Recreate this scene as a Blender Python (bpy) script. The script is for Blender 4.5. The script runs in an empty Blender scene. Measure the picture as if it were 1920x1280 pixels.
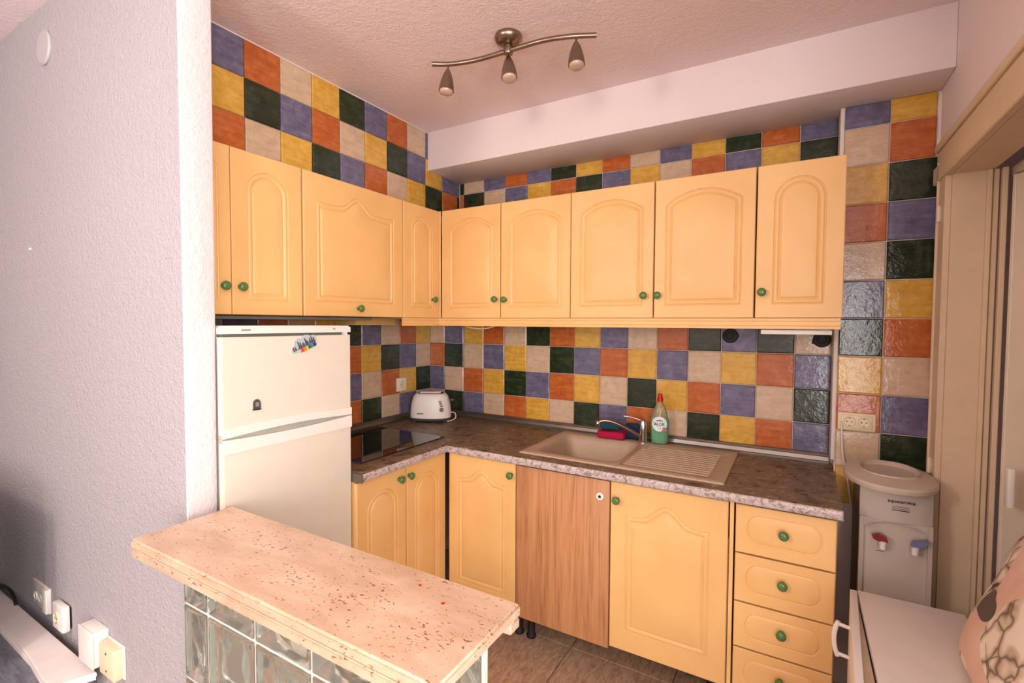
import bpy, bmesh, math, random
from mathutils import Vector, Matrix
random.seed(7)
PI = math.pi
S = bpy.context.scene
COL = S.collection

# ------------------------------------------------------------------ camera, light, exposure
cam_d = bpy.data.cameras.new('camera'); cam = bpy.data.objects.new('camera', cam_d); COL.objects.link(cam)
yaw, pit, rol, F_PX = .5296, -.0382, .0051, 912.98
fwd = Vector((-math.sin(yaw)*math.cos(pit), math.cos(yaw)*math.cos(pit), math.sin(pit)))
rt = Vector((math.cos(yaw), math.sin(yaw), 0)); up = rt.cross(fwd)
r2 = rt*math.cos(rol) + up*math.sin(rol); u2 = -rt*math.sin(rol) + up*math.cos(rol)
cam.matrix_world = Matrix(((r2.x, u2.x, -fwd.x, 2.0811), (r2.y, u2.y, -fwd.y, -2.4906), (r2.z, u2.z, -fwd.z, 1.48), (0, 0, 0, 1)))
cam_d.sensor_width = 36; cam_d.lens = 36*F_PX/1920; cam_d.clip_start = .02
S.camera = cam
w = bpy.data.worlds.new('world'); S.world = w; w.use_nodes = True
w.node_tree.nodes['Background'].inputs[0].default_value = (.75, .85, 1, 1)
w.node_tree.nodes['Background'].inputs[1].default_value = .6

def area(name, loc, rot, sx, sy, power, col):
    l = bpy.data.lights.new(name, 'AREA'); l.shape = 'RECTANGLE'; l.size = sx; l.size_y = sy; l.energy = power; l.color = col
    o = bpy.data.objects.new(name, l); COL.objects.link(o); o.location = loc; o.rotation_euler = rot
    return o
# daylight entering by the balcony window in the right wall (behind the camera) and by the window of the rear wall
area('side_window_daylight', (3.47, -3.0, 1.5), (0, PI/2, 0), 1.9, 1.9, 82, (1, .975, .95))
area('balcony_door_daylight', (3.0, -4.98, 1.16), (PI/2, 0, 0), .84, 1.95, 56, (1, .98, .95))
pl_ = bpy.data.lights.new('added_fill_light', 'POINT'); pl_.energy = 62; pl_.shadow_soft_size = .18; pl_.color = (1, .92, .86)  # unseen fill light added to brighten the ceiling and cabinets
po_ = bpy.data.objects.new('added_fill_light', pl_); COL.objects.link(po_); po_.location = (.55, -3.6, 1.95)
S.view_settings.view_transform = 'Standard'; S.view_settings.look = 'None'
S.view_settings.exposure = 0.22; S.view_settings.gamma = 1.0; S.view_settings.use_curve_mapping = False

# ------------------------------------------------------------------ materials
def srgb(r, g, b):
    f = lambda c: ((c/255)/12.92 if c/255 <= .04045 else ((c/255+.055)/1.055)**2.4)
    return (f(r), f(g), f(b), 1)

class NT:
    def __init__(s, name):
        s.m = bpy.data.materials.new(name); s.m.use_nodes = True; s.t = s.m.node_tree; s.b = s.t.nodes['Principled BSDF']
    def n(s, typ, **kw):
        x = s.t.nodes.new(typ)
        for k, v in kw.items():
            if k.startswith('i_'):
                key = k[2:]
                x.inputs[int(key) if key.isdigit() else key.replace('_', ' ')].default_value = v
            else: setattr(x, k, v)
        return x
    def l(s, a, b): s.t.links.new(a, b)
    def coord(s, scale=(1, 1, 1), rnd=False, world=False):
        c = s.n('ShaderNodeTexCoord'); mp = s.n('ShaderNodeMapping'); mp.inputs['Scale'].default_value = scale
        src = c.outputs['Object']
        if world:
            g = s.n('ShaderNodeNewGeometry'); src = g.outputs['Position']
        s.l(src, mp.inputs['Vector'])
        if rnd:
            oi = s.n('ShaderNodeObjectInfo'); mu = s.n('ShaderNodeMath', operation='MULTIPLY'); mu.inputs[1].default_value = 37.
            s.l(oi.outputs['Random'], mu.inputs[0]); cb = s.n('ShaderNodeCombineXYZ')
            for i in range(3): s.l(mu.outputs[0], cb.inputs[i])
            s.l(cb.outputs[0], mp.inputs['Location'])
        return mp.outputs[0]
    def noise(s, vec, scale, detail=3, rough=.5, dist=0):
        x = s.n('ShaderNodeTexNoise'); x.inputs['Scale'].default_value = scale; x.inputs['Detail'].default_value = detail
        x.inputs['Roughness'].default_value = rough; x.inputs['Distortion'].default_value = dist; s.l(vec, x.inputs['Vector']); return x.outputs['Fac']
    def ramp(s, fac, stops):
        r = s.n('ShaderNodeValToRGB'); e = r.color_ramp.elements
        while len(e) < len(stops): e.new(.5)
        for i, (p, c) in enumerate(stops): e[i].position = p; e[i].color = c
        s.l(fac, r.inputs[0]); return r.outputs[0]
    def mix(s, fac, a, b):
        x = s.n('ShaderNodeMix', data_type='RGBA')
        if isinstance(fac, float): x.inputs[0].default_value = fac
        else: s.l(fac, x.inputs[0])
        for i, v in ((6, a), (7, b)):
            if isinstance(v, tuple): x.inputs[i].default_value = v
            else: s.l(v, x.inputs[i])
        return x.outputs[2]
    def math(s, op, a, b=None):
        x = s.n('ShaderNodeMath', operation=op)
        for i, v in enumerate((a, b)):
            if v is None: continue
            if isinstance(v, (int, float)): x.inputs[i].default_value = v
            else: s.l(v, x.inputs[i])
        return x.outputs[0]
    def base(s, v):
        if isinstance(v, tuple): s.b.inputs['Base Color'].default_value = v
        else: s.l(v, s.b.inputs['Base Color'])
    def set(s, **kw):
        for k, v in kw.items():
            i = s.b.inputs[k.replace('_', ' ')]
            if isinstance(v, (int, float, tuple)): i.default_value = v
            else: s.l(v, i)
    def bump(s, h, strength, dist=.002):
        b = s.n('ShaderNodeBump'); b.inputs['Strength'].default_value = strength; b.inputs['Distance'].default_value = dist
        s.l(h, b.inputs['Height']); s.l(b.outputs[0], s.b.inputs['Normal'])

def plain(name, col, rough=.5, metal=0., var=.06, **kw):
    n = NT(name); v = n.noise(n.coord(), 14, 3)
    d = tuple(c*(1-var) for c in col[:3])+(1,); u = tuple(min(1, c*(1+var)) for c in col[:3])+(1,)
    n.base(n.ramp(v, [(.3, d), (.7, u)])); n.set(Roughness=rough, Metallic=metal, **kw); return n.m

def stucco(name, col, strength=.5, scale=120):
    n = NT(name); c = n.coord(world=True)
    a = n.noise(c, scale, 3, .6); b = n.noise(c, scale*.35, 2)
    n.base(n.ramp(n.noise(c, 1.5, 2), [(.3, tuple(x*.97 for x in col[:3])+(1,)), (.7, col)]))
    n.set(Roughness=.75); n.bump(n.math('ADD', a, n.math('MULTIPLY', b, .8)), strength, .006); return n.m

M = {}
M['wall'] = stucco('wall_stucco', srgb(233, 224, 225), .55, 105)
M['wall_shaded'] = stucco('shaded_wall_stucco', srgb(174, 169, 172), 1.0, 130)  # white stucco greyed: the long face's weaker light is put into its colour
M['ceil'] = stucco('ceiling_stucco', srgb(242, 222, 222), .5, 95)
M['beam'] = stucco('beam_plaster', srgb(236, 222, 221), .15, 60)
M['reveal'] = plain('plaster_edge', srgb(228, 215, 205), .7)
M['grout'] = plain('grout', srgb(216, 200, 188), .85)

def tile_mat(name, dark, mid, light):
    n = NT(name); c = n.coord(rnd=True)
    v = n.noise(c, 26, 5, .62, .6); st = n.noise(n.coord((6, 6, 40), rnd=True), 1.6, 3, .6)
    h = n.math('ADD', n.math('MULTIPLY', v, .6), n.math('MULTIPLY', st, .4))
    n.base(n.ramp(h, [(.3, dark), (.5, mid), (.7, light)]))
    n.set(Roughness=n.math('ADD', n.math('MULTIPLY', n.noise(c, 40, 3), .10), .05))
    n.set(IOR=1.5); n.bump(n.math('ADD', n.noise(c, 30, 2), n.math('MULTIPLY', n.noise(c, 110, 3, .6), .5)), .42, .0024)
    return n.m
TM = {'b': tile_mat('glaze_blue', srgb(82, 79, 104), srgb(104, 100, 126), srgb(130, 126, 152)),
      'o': tile_mat('glaze_orange', srgb(160, 76, 34), srgb(184, 98, 46), srgb(202, 124, 70)),
      'y': tile_mat('glaze_yellow', srgb(190, 140, 48), srgb(212, 164, 68), srgb(226, 184, 96)),
      'e': tile_mat('glaze_beige', srgb(186, 158, 130), srgb(202, 175, 146), srgb(216, 192, 164)),
      'g': tile_mat('glaze_green', srgb(24, 34, 20), srgb(38, 50, 32), srgb(62, 76, 52))}

n = NT('yellow_lacquer'); c = n.coord(rnd=True)
n.base(n.ramp(n.noise(c, 5, 3), [(.3, srgb(232, 184, 118)), (.7, srgb(240, 194, 128))])); n.set(Roughness=.42)
n.bump(n.noise(c, 260, 2), .12, .001); M['yellow'] = n.m
M['yellow_edge'] = plain('yellow_edge', srgb(220, 178, 104), .5)
M['carcass'] = plain('carcass_board', srgb(204, 168, 104), .6)
n = NT('knob_green'); n.base(srgb(84, 122, 66)); n.set(Roughness=.22); n.bump(n.noise(n.coord(), 60, 2), .05, .001); M['green'] = n.m
M['white'] = plain('white_plastic', srgb(238, 232, 224), .35, var=.02)
M['cover_shaded'] = plain('cover_shaded', srgb(184, 180, 182), .5, var=.02)  # toned down with the shade painted into the wall behind it
M['white_lacq'] = plain('white_melamine', srgb(236, 226, 220), .4, var=.03)
M['gap_fill'] = plain('beige_gap_fill', srgb(214, 192, 162), .5)
M['cream'] = plain('cream_plastic', srgb(232, 216, 180), .4, var=.03)
M['fridge'] = plain('fridge_enamel', srgb(220, 212, 196), .36, var=.02)
M['fridge_trim'] = plain('fridge_plastic', srgb(230, 225, 216), .36, var=.02)
M['recess'] = plain('grey_recess', srgb(168, 166, 156), .5)
M['gasket'] = plain('grey_gasket', srgb(120, 120, 112), .6)
M['black'] = plain('black_plastic', srgb(14, 13, 13), .65)
M['darkgrey'] = plain('dark_grey_plastic', srgb(70, 72, 74), .5)
M['steel'] = plain('brushed_steel', srgb(190, 184, 176), .28, 1., .08)
M['alu'] = plain('aluminium_trim', srgb(132, 124, 114), .38, .9, .06)
M['nickel'] = plain('satin_nickel', srgb(150, 132, 118), .32, 1., .1)
M['chrome'] = plain('chrome', srgb(220, 220, 220), .08, 1., .02)
n = NT('black_glass'); n.base(srgb(10, 9, 9)); n.set(Roughness=.04, IOR=1.5); n.bump(n.noise(n.coord(), 3, 1), .02, .001); M['hob'] = n.m
n = NT('beige_composite'); c = n.coord()
n.base(n.ramp(n.noise(c, 400, 2), [(.35, srgb(176, 150, 122)), (.65, srgb(202, 178, 150))])); n.set(Roughness=.4); M['sink'] = n.m
# laminate worktop with brown and silver marbling
n = NT('marbled_laminate'); c = n.coord(world=True)
v1 = n.noise(c, 9, 8, .65, 2.2); v2 = n.noise(n.coord((1, 2.2, 1), world=True), 26, 7, .75, 1.6)
h = n.math('ADD', n.math('MULTIPLY', v1, .55), n.math('MULTIPLY', v2, .45))
n.base(n.ramp(h, [(.38, srgb(52, 40, 30)), (.45, srgb(96, 76, 58)), (.50, srgb(146, 122, 96)), (.54, srgb(104, 86, 72)), (.60, srgb(180, 160, 138))]))
n.set(Roughness=.42, IOR=1.35); n.bump(v2, .12, .001); M['worktop'] = n.m
n = NT('lit_marbled_edge'); c = n.coord(world=True)  # brighter laminate for the front edge: light on it painted into the colour
v2 = n.noise(c, 42, 6, .7, 1.8)
n.base(n.ramp(v2, [(.34, srgb(112, 94, 88)), (.47, srgb(176, 160, 156)), (.56, srgb(212, 198, 194)), (.7, srgb(160, 138, 128))]))
n.set(Roughness=.32); n.bump(v2, .15, .001); M['edge'] = n.m
# travertine
n = NT('travertine'); c = n.coord((1, 2.6, 2.6))
a = n.noise(c, 5, 4, .6, .4)
base = n.ramp(a, [(.3, srgb(190, 156, 128)), (.5, srgb(207, 176, 148)), (.7, srgb(218, 192, 168))])
pv = n.noise(n.coord((1, 2.2, 2.2)), 75, 3, .62, .5); dens = n.noise(n.coord((1, 1.6, 1)), 7, 2)
pit_ = n.math('GREATER_THAN', n.math('ADD', pv, n.math('MULTIPLY', dens, .25)), .765)
pit2 = n.math('GREATER_THAN', n.noise(n.coord((1, 2.8, 2)), 32, 5, .75), .64)
cc = n.mix(pit2, base, srgb(196, 146, 106)); cc = n.mix(pit_, cc, srgb(140, 92, 58)); n.base(cc)
n.set(Roughness=.33); n.bump(n.math('SUBTRACT', 1., pit_), .4, .002); M['travertine'] = n.m
# oak-look board
n = NT('oak_board'); c = n.coord((22, 22, .9))
a = n.noise(c, 2.2, 6, .6, .7); b = n.noise(n.coord((90, 90, 3)), 2, 3)
n.base(n.ramp(n.math('ADD', n.math('MULTIPLY', a, .65), n.math('MULTIPLY', b, .35)), [(.32, srgb(158, 104, 66)), (.5, srgb(192, 136, 92)), (.68, srgb(208, 154, 108))]))
n.set(Roughness=.45); M['oak'] = n.m
# floor tiles
n = NT('floor_tile'); c = n.coord((16, 5, 1), world=True)
a = n.noise(c, 4, 7, .7, .8)
n.base(n.ramp(a, [(.3, srgb(140, 112, 88)), (.5, srgb(182, 152, 126)), (.7, srgb(208, 180, 154))])); n.set(Roughness=.42); n.bump(a, .3, .002); M['floor_tile'] = n.m
M['floor_joint'] = plain('floor_joint', srgb(60, 48, 40), .8)
n = NT('grey_laminate'); c = n.coord((2, 14, 1))
n.base(n.ramp(n.noise(c, 4, 5, .6, .5), [(.3, srgb(74, 76, 86)), (.7, srgb(128, 128, 136))])); n.set(Roughness=.45); M['grey_wood'] = n.m
M['pvc'] = plain('cream_pvc', srgb(226, 212, 190), .45, var=.03)
M['pvc2'] = plain('pale_pvc_panel', srgb(226, 224, 208), .4, var=.03)
M['casing'] = plain('painted_casing', srgb(218, 194, 162), .45, var=.03)
# glass block
n = NT('block_glass'); n.base(srgb(238, 242, 234)); n.set(Roughness=.10, Transmission_Weight=.92, IOR=1.33); M['glass'] = n.m
M['mortar'] = plain('white_mortar', srgb(214, 216, 208), .8)
# bottle
n = NT('clear_plastic'); n.base(srgb(236, 240, 214)); n.set(Roughness=.06, Transmission_Weight=.92, IOR=1.3); n.bump(n.noise(n.coord(), 20, 1), .02, .001); M['clear'] = n.m
M['teal_soap'] = plain('teal_soap', srgb(120, 206, 178), .15)
M['label_white'] = plain('label_print', srgb(226, 240, 238), .4, var=.02)
M['red'] = plain('red_plastic', srgb(196, 20, 36), .3)
M['red_dark'] = plain('dark_red_plastic', srgb(126, 10, 22), .3)
M['pink_print'] = plain('pink_print', srgb(222, 80, 90), .4)
M['black_print'] = plain('black_print', srgb(34, 30, 30), .5)
M['grey_print'] = plain('grey_print', srgb(130, 124, 118), .5)
M['sponge_red'] = plain('crimson_scourer', srgb(176, 10, 64), .9)
M['sponge_teal'] = plain('teal_cloth', srgb(10, 74, 84), .9)
M['sponge_navy'] = plain('navy_scourer', srgb(8, 50, 74), .9)
M['cooler'] = plain('cooler_plastic', srgb(196, 182, 166), .42, var=.03)
M['cooler_front'] = plain('cooler_front_plastic', srgb(190, 178, 166), .38, var=.03)
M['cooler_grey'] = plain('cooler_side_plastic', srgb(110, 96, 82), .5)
M['blue_tap'] = plain('pale_blue_plastic', srgb(112, 120, 158), .35)
M['lens'] = plain('lamp_lens', srgb(190, 164, 146), .12, 0., .04)
M['wire'] = plain('white_cable', srgb(226, 214, 196), .45)
for k, cl in dict(m_red=(226, 70, 50), m_or=(236, 130, 50), m_ye=(240, 200, 60), m_gr=(50, 110, 50), m_bl=(70, 130, 180), m_na=(50, 60, 120), m_br=(92, 72, 66), m_wh=(176, 190, 194)).items():
    M[k] = plain('magnet_'+k[2:], srgb(*cl), .3)
# printed cotton of the cushion: pink ground, cream blossom patches, dark twigs
n = NT('printed_cotton'); c = n.coord()
ground = n.ramp(n.noise(c, 7, 4), [(.3, srgb(212, 172, 148)), (.7, srgb(234, 200, 180))])
vn = n.n('ShaderNodeTexVoronoi', feature='DISTANCE_TO_EDGE'); vn.inputs['Scale'].default_value = 13
wob = n.n('ShaderNodeMix', data_type='RGBA'); wob.inputs[0].default_value = .12
nn = n.n('ShaderNodeTexNoise'); nn.inputs['Scale'].default_value = 9; n.l(c, nn.inputs['Vector']); n.l(c, wob.inputs[6]); n.l(nn.outputs['Color'], wob.inputs[7])
n.l(wob.outputs[2], vn.inputs['Vector'])
patch = n.math('GREATER_THAN', n.noise(n.coord((1, 1, 1)), 5.2, 1.5, .4, .3), .50)
petal = n.ramp(vn.outputs['Distance'], [(.0, srgb(112, 92, 78)), (.05, srgb(196, 176, 150)), (.16, srgb(236, 222, 200))])
n.base(n.mix(patch, ground, petal)); n.set(Roughness=.85); n.bump(n.noise(c, 300, 2), .2, .001); M['cotton'] = n.m
M['leaf_print'] = plain('grey_leaf_print', srgb(96, 82, 72), .85, var=.2)
M['twig_print'] = plain('dark_twig_print', srgb(62, 36, 38), .85)

# ------------------------------------------------------------------ helpers
def finish(name, bm, mat, parent=None, loc=(0, 0, 0), smooth=None):
    me = bpy.data.meshes.new(name); bm.normal_update(); bm.to_mesh(me); bm.free()
    return link(name, me, mat, parent, loc, smooth)
def link(name, me, mat, parent=None, loc=(0, 0, 0), smooth=None):
    for m in (mat if isinstance(mat, (list, tuple)) else [mat]):
        if len(me.materials) < (len(mat) if isinstance(mat, (list, tuple)) else 1): me.materials.append(m)
    if smooth is not None:
        me.shade_smooth() if smooth is True else me.shade_smooth()
        if smooth is not True:
            try: me.set_sharp_from_angle(angle=math.radians(smooth))
            except Exception: pass
    o = bpy.data.objects.new(name, me); COL.objects.link(o); o.location = loc
    if parent: o.parent = parent
    return o
def box(bm, x0, x1, y0, y1, z0, z1, bev=0, seg=2):
    r = bmesh.ops.create_cube(bm, size=1)
    bmesh.ops.scale(bm, vec=(abs(x1-x0), abs(y1-y0), abs(z1-z0)), verts=r['verts'])
    bmesh.ops.translate(bm, vec=((x0+x1)/2, (y0+y1)/2, (z0+z1)/2), verts=r['verts'])
    if bev:
        es = list({e for v in r['verts'] for e in v.link_edges})
        bmesh.ops.bevel(bm, geom=es, offset=bev, segments=seg, profile=.5, affect='EDGES')
def bx(name, d, mat, parent=None, bev=0, loc=(0, 0, 0), smooth=None):
    bm = bmesh.new(); box(bm, *d, bev=bev); return finish(name, bm, mat, parent, loc, 40 if bev else smooth)
def lathe(bm, prof, seg=24, origin=(0, 0, 0), axis='z', cap=True):
    o = Vector(origin); rings = []
    for r, h in prof:
        ring = []
        for i in range(seg):
            a = 2*PI*i/seg; x, y = r*math.cos(a), r*math.sin(a)
            p = {'z': Vector((x, y, h)), 'y': Vector((x, h, y)), 'x': Vector((h, x, y))}[axis] + o
            ring.append(bm.verts.new(p))
        rings.append(ring)
    for a, b in zip(rings, rings[1:]):
        for i in range(seg): bm.faces.new((a[i], a[(i+1) % seg], b[(i+1) % seg], b[i]))
    if cap:
        for rg in (rings[0], rings[-1]): bm.faces.new(rg)
    bmesh.ops.recalc_face_normals(bm, faces=bm.faces)
def tube(bm, pts, r, seg=10, closed=False):
    pts = [Vector(p) for p in pts]; rings = []; up0 = Vector((0, 0, 1)); a = None
    for i, p in enumerate(pts):
        t = (pts[min(i+1, len(pts)-1)]-pts[max(i-1, 0)]).normalized()
        if a is None:
            a = t.cross(up0)
            if a.length < .05: a = t.cross(Vector((1, 0, 0)))
        else: a = a-t*a.dot(t)
        a.normalize(); b = a.cross(t).normalized()
        rr = r(i/(len(pts)-1)) if callable(r) else r
        rings.append([bm.verts.new(p+(a*math.cos(2*PI*k/seg)+b*math.sin(2*PI*k/seg))*rr) for k in range(seg)])
    for a, b in zip(rings, rings[1:]):
        for i in range(seg): bm.faces.new((a[i], a[(i+1) % seg], b[(i+1) % seg], b[i]))
    bm.faces.new(rings[0]); bm.faces.new(rings[-1]); bmesh.ops.recalc_face_normals(bm, faces=bm.faces)
def spline(pts, n=8):
    P = [Vector(p) for p in pts]; P = [P[0]*2-P[1]]+P+[P[-1]*2-P[-2]]; out = []
    for i in range(1, len(P)-2):
        for k in range(n):
            t = k/n; a, b, c_, d = P[i-1:i+3]
            out.append(.5*((2*b)+(-a+c_)*t+(2*a-5*b+4*c_-d)*t*t+(-a+3*b-3*c_+d)*t**3))
    out.append(P[-2]); return out
def prism(bm, poly, h0, h1, axis='z'):
    f = {'z': lambda a, b, h: (a, b, h), 'y': lambda a, b, h: (a, h, b), 'x': lambda a, b, h: (h, a, b)}[axis]
    A = [bm.verts.new(f(a, b, h0)) for a, b in poly]; B = [bm.verts.new(f(a, b, h1)) for a, b in poly]
    bm.faces.new(A); bm.faces.new(B[::-1])
    for i in range(len(poly)): bm.faces.new((A[i], A[(i+1) % len(poly)], B[(i+1) % len(poly)], B[i]))
    bmesh.ops.recalc_face_normals(bm, faces=bm.faces)
def thing(name, label, cat, loc=(0, 0, 0), rz=0, group=None):
    o = bpy.data.objects.new(name, None); COL.objects.link(o); o.location = loc; o.rotation_euler = (0, 0, rz); o.empty_display_size = .05
    o['label'] = label; o['category'] = cat
    if group: o['group'] = group
    return o
def tag(o, label, cat, group=None):
    o['label'] = label; o['category'] = cat
    if group: o['group'] = group
    return o
def struct(o): o['kind'] = 'structure'; return o
def text(name, s, size, mat, parent, loc, rot, ext=.0002, align='CENTER', sx=1, bold=0):
    c_ = bpy.data.curves.new(name, 'FONT'); c_.body = s; c_.size = size; c_.extrude = ext; c_.align_x = align; c_.align_y = 'CENTER'; c_.offset = bold
    tmp = bpy.data.objects.new(name+'_curve', c_); COL.objects.link(tmp); dg = bpy.context.evaluated_depsgraph_get(); me = bpy.data.meshes.new_from_object(tmp.evaluated_get(dg))
    bpy.data.objects.remove(tmp); bpy.data.curves.remove(c_); me.materials.clear(); me.materials.append(mat)
    t = bpy.data.objects.new(name, me); COL.objects.link(t); t.parent = parent; t.location = loc; t.rotation_euler = rot; t.scale = (sx, 1, 1); return t

# ------------------------------------------------------------------ room shell
Z_CEIL, Z_BEAM, TOP = 2.556, 2.343, 2.72
PIL_X0, PIL_Y, RW = 2.224, -.12, 2.52
PART_X, PART_Y0, PART_Y1 = .552, -1.757, -1.656
floor = struct(bx('floor', (-3.2, 3.6, -5.1, .12, -.06, -.004), M['floor_joint']))
tile_mesh = None
for ix_ in range(-3, 5):
    for iy in range(-9, 1):
        x0 = 1.222+.45*ix_; y0 = -.478+.45*iy
        if x0 < -.2 or x0 > 2.5 or y0 < -2.6: continue
        if x0 < .5 and y0 < -.0 and iy >= -2: pass
        if tile_mesh is None:
            bm = bmesh.new(); box(bm, .002, .448, .002, .448, -.006, 0, bev=.0015, seg=1)
            tile_mesh = bpy.data.meshes.new('floor_tile'); bm.to_mesh(tile_mesh); bm.free(); tile_mesh.materials.append(M['floor_tile'])
        if y0+.45 > 0.0: continue
        t = bpy.data.objects.new('floor_tile', tile_mesh); COL.objects.link(t); t.parent = floor; t.location = (x0, y0, 0)
for ix_ in range(-3, 4):     # cut row along the back wall
    x0 = 1.222+.45*ix_
    if x0 < -.2: continue
    bx('floor_tile', (x0+.002, x0+.448, -.026, -.001, -.006, 0), M['floor_tile'], floor)
struct(bx('ceiling', (-.12, 3.6, PART_Y0+.03, .12, Z_CEIL, TOP+.05), M['ceil']))
struct(bx('ceiling', (-3.2, 3.6, -5.1, PART_Y0+.03, 2.68, TOP+.05), M['ceil']))
struct(bx('ceiling_beam', (.24, RW, -.31, 0, Z_BEAM, Z_CEIL+.01), M['beam'], bev=.004))
wall_back = struct(bx('wall_back', (-.1, PIL_X0+.02, 0, .12, 0, Z_CEIL), M['grout']))
bm = bmesh.new(); box(bm, -.12, 0, -1.66, .12, 0, Z_CEIL); box(bm, 0, .232, -1.66, 0, 2.0, Z_CEIL)
wall_left = struct(finish('wall_left', bm, M['grout']))
wall_pil = struct(bx('wall_pilaster', (PIL_X0, RW+.02, PIL_Y+.006, .12, 0, Z_BEAM+.01), M['reveal']))
# partition with a slightly out-of-plumb end
bm = bmesh.new()
poly_b = [(-3.2, PART_Y0), (PART_X, PART_Y0), (.522, PART_Y1), (-3.2, PART_Y1)]; poly_t = [(-3.2, PART_Y0), (PART_X+.003, PART_Y0), (.546, PART_Y1), (-3.2, PART_Y1)]
A = [bm.verts.new((x, y, 0)) for x, y in poly_b]; B = [bm.verts.new((x, y, TOP)) for x, y in poly_t]
bm.faces.new(A); bm.faces.new(B)
for i in range(4): bm.faces.new((A[i], A[(i+1) % 4], B[(i+1) % 4], B[i]))
bmesh.ops.recalc_face_normals(bm, faces=bm.faces)
es = [e for e in bm.edges if abs(e.verts[0].co.z-e.verts[1].co.z) > 1 and e.verts[0].co.x > 0]
bmesh.ops.bevel(bm, geom=es, offset=.006, segments=3, profile=.5, affect='EDGES')
bm.normal_update()
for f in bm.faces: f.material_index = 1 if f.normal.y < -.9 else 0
struct(finish('wall_partition', bm, [M['wall'], M['wall_shaded']], smooth=40))
# right wall with the doorway to the folding door and, behind the camera, the balcony window
OY0, OY1, OZ = -.312, -1.78, 1.985
bm = bmesh.new()
box(bm, RW, RW+.1, OY0, .12, 0, TOP); box(bm, RW, RW+.1, OY1, OY0, OZ+.012, TOP); box(bm, RW, RW+.1, -2.0, OY1, 0, TOP); box(bm, RW+.1, 3.6, -2.0, -1.92, 0, TOP)
struct(finish('wall_right', bm, M['beam']))
struct(bx('wall_behind', (-3.2, 3.6, -5.2, -5.05, 0, TOP), M['beam']))
struct(bx('wall_far', (-3.3, -3.2, -5.1, 0, 0, TOP), M['beam']))
struct(bx('wall_side', (3.5, 3.6, -5.1, .12, 0, TOP), M['beam']))
struct(bx('wall_hallway', (RW+.02, 3.6, .02, .12, 0, TOP), M['beam']))

# ------------------------------------------------------------------ wall tiles (each one a part of its wall)
tcache = {}
def tile_obj(parent, col, w_, h_, origin, face):
    """origin: lower-left corner seen from the front; face 'y' looks to -y, 'x' looks to +x"""
    key = (col, round(w_, 3), round(h_, 3))
    if key not in tcache:
        bm = bmesh.new(); g = .0016; a, b = w_/2-g, h_/2-g; bz = min(.004, a*.4, b*.4)
        R = lambda: random.uniform(-.0006, .0006)
        back = [bm.verts.new((x, .002, z)) for x, z in ((-a, -b), (a, -b), (a, b), (-a, b))]
        mid = [bm.verts.new((x+R(), -.0045, z+R())) for x, z in ((-a, -b), (a, -b), (a, b), (-a, b))]
        top = [bm.verts.new((x+R(), -.0072, z+R())) for x, z in ((-a+bz, -b+bz), (a-bz, -b+bz), (a-bz, b-bz), (-a+bz, b-bz))]
        for L0, L1 in ((back, mid), (mid, top)):
            for i in range(4): bm.faces.new((L0[i], L0[(i+1) % 4], L1[(i+1) % 4], L1[i]))
        bm.faces.new(top); bmesh.ops.recalc_face_normals(bm, faces=bm.faces)
        me = bpy.data.meshes.new('tile'); bm.to_mesh(me); bm.free(); me.materials.append(TM[col]); tcache[key] = me
    o = bpy.data.objects.new('tile', tcache[key]); COL.objects.link(o); o.parent = parent
    x, y, z = origin
    if face == 'y': o.location = (x+w_/2, y, z+h_/2)
    else: o.location = (x, y+w_/2, z+h_/2); o.rotation_euler = (0, 0, PI/2)
    return o
T = .15; P0 = .1237; Z1 = 1.3486
BACK = ['ebyoegoybeogbge', 'ogebyegboybeyob', 'beoygboyegyobeg', 'egbeoyegboegyob']
for r, row in enumerate(BACK):
    z0 = [Z1, Z1-T, Z1-2*T, .90][r]; h_ = [T, T, T, Z1-2*T-.90][r]
    for k, ch in enumerate(row):
        x0, wd = (0.004, P0-.004) if k == 0 else (P0+T*(k-1), T)
        if k == 14: wd = PIL_X0-.012-x0
        tile_obj(wall_back, ch, wd, h_, (x0, 0, z0), 'y')
for r, row in enumerate([' gebobgyoebygob', ' ogebyogbyeobyg']):
    z0 = [2.273, 2.123][r]; h_ = [Z_BEAM-2.273, T][r]
    for k, ch in enumerate(row):
        if ch == ' ': continue
        x0, wd = P0+T*(k-1), T
        if k == 1: x0, wd = .244, P0+T-.244
        if k == 14: wd = PIL_X0-.012-x0
        tile_obj(wall_back, ch, wd, h_, (x0, 0, z0), 'y')
QL = .1414
LEFT = ['yoebgyeob', 'ebgyoe', 'gyoebg', 'ebegoy']
for r, row in enumerate(LEFT):
    z0 = [Z1, Z1-T, Z1-2*T, .90][r]; h_ = [T, T, T, Z1-2*T-.90][r]
    for k, ch in enumerate(row):
        if k == 0: tile_obj(wall_left, ch, QL-.004, h_, (0, -QL, z0), 'x')
        else: tile_obj(wall_left, ch, T, h_, (0, -QL-T*k, z0), 'x')
# columns from the corner outward
UPPER = {0: [' ', 'b', 'e', 'o', 'b', 'g', 'y', 'e', 'o', 'b', 'y'],
         1: ['b', 'y', 'b', 'g', 'y', 'e', 'o', 'b', 'g', 'y', 'e'],
         2: ['o', 'g', 'y', 'e', 'o', 'b', 'g', 'y', 'e', 'o', 'b']}
zl = [Z_CEIL-.1454, Z_CEIL-.2954, Z_CEIL-.4454]
for r in range(3):
    for k, ch in enumerate(UPPER[r]):
        y1 = -.024-T*k+.0; y0 = y1-T
        if ch == ' ': continue
        if y0 < -1.655: y0 = -1.655
        if y1-y0 < .01: continue
        tile_obj(wall_left, ch, y1-y0, .1454 if r == 0 else T, (.2335, y0, zl[r]), 'x')
tile_obj(wall_left, 'g', .022, T, (.2335, -.0235, zl[2]), 'x'); tile_obj(wall_left, 'b', .022, T-.065, (.2335, -.0235, zl[1]), 'x')
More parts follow.
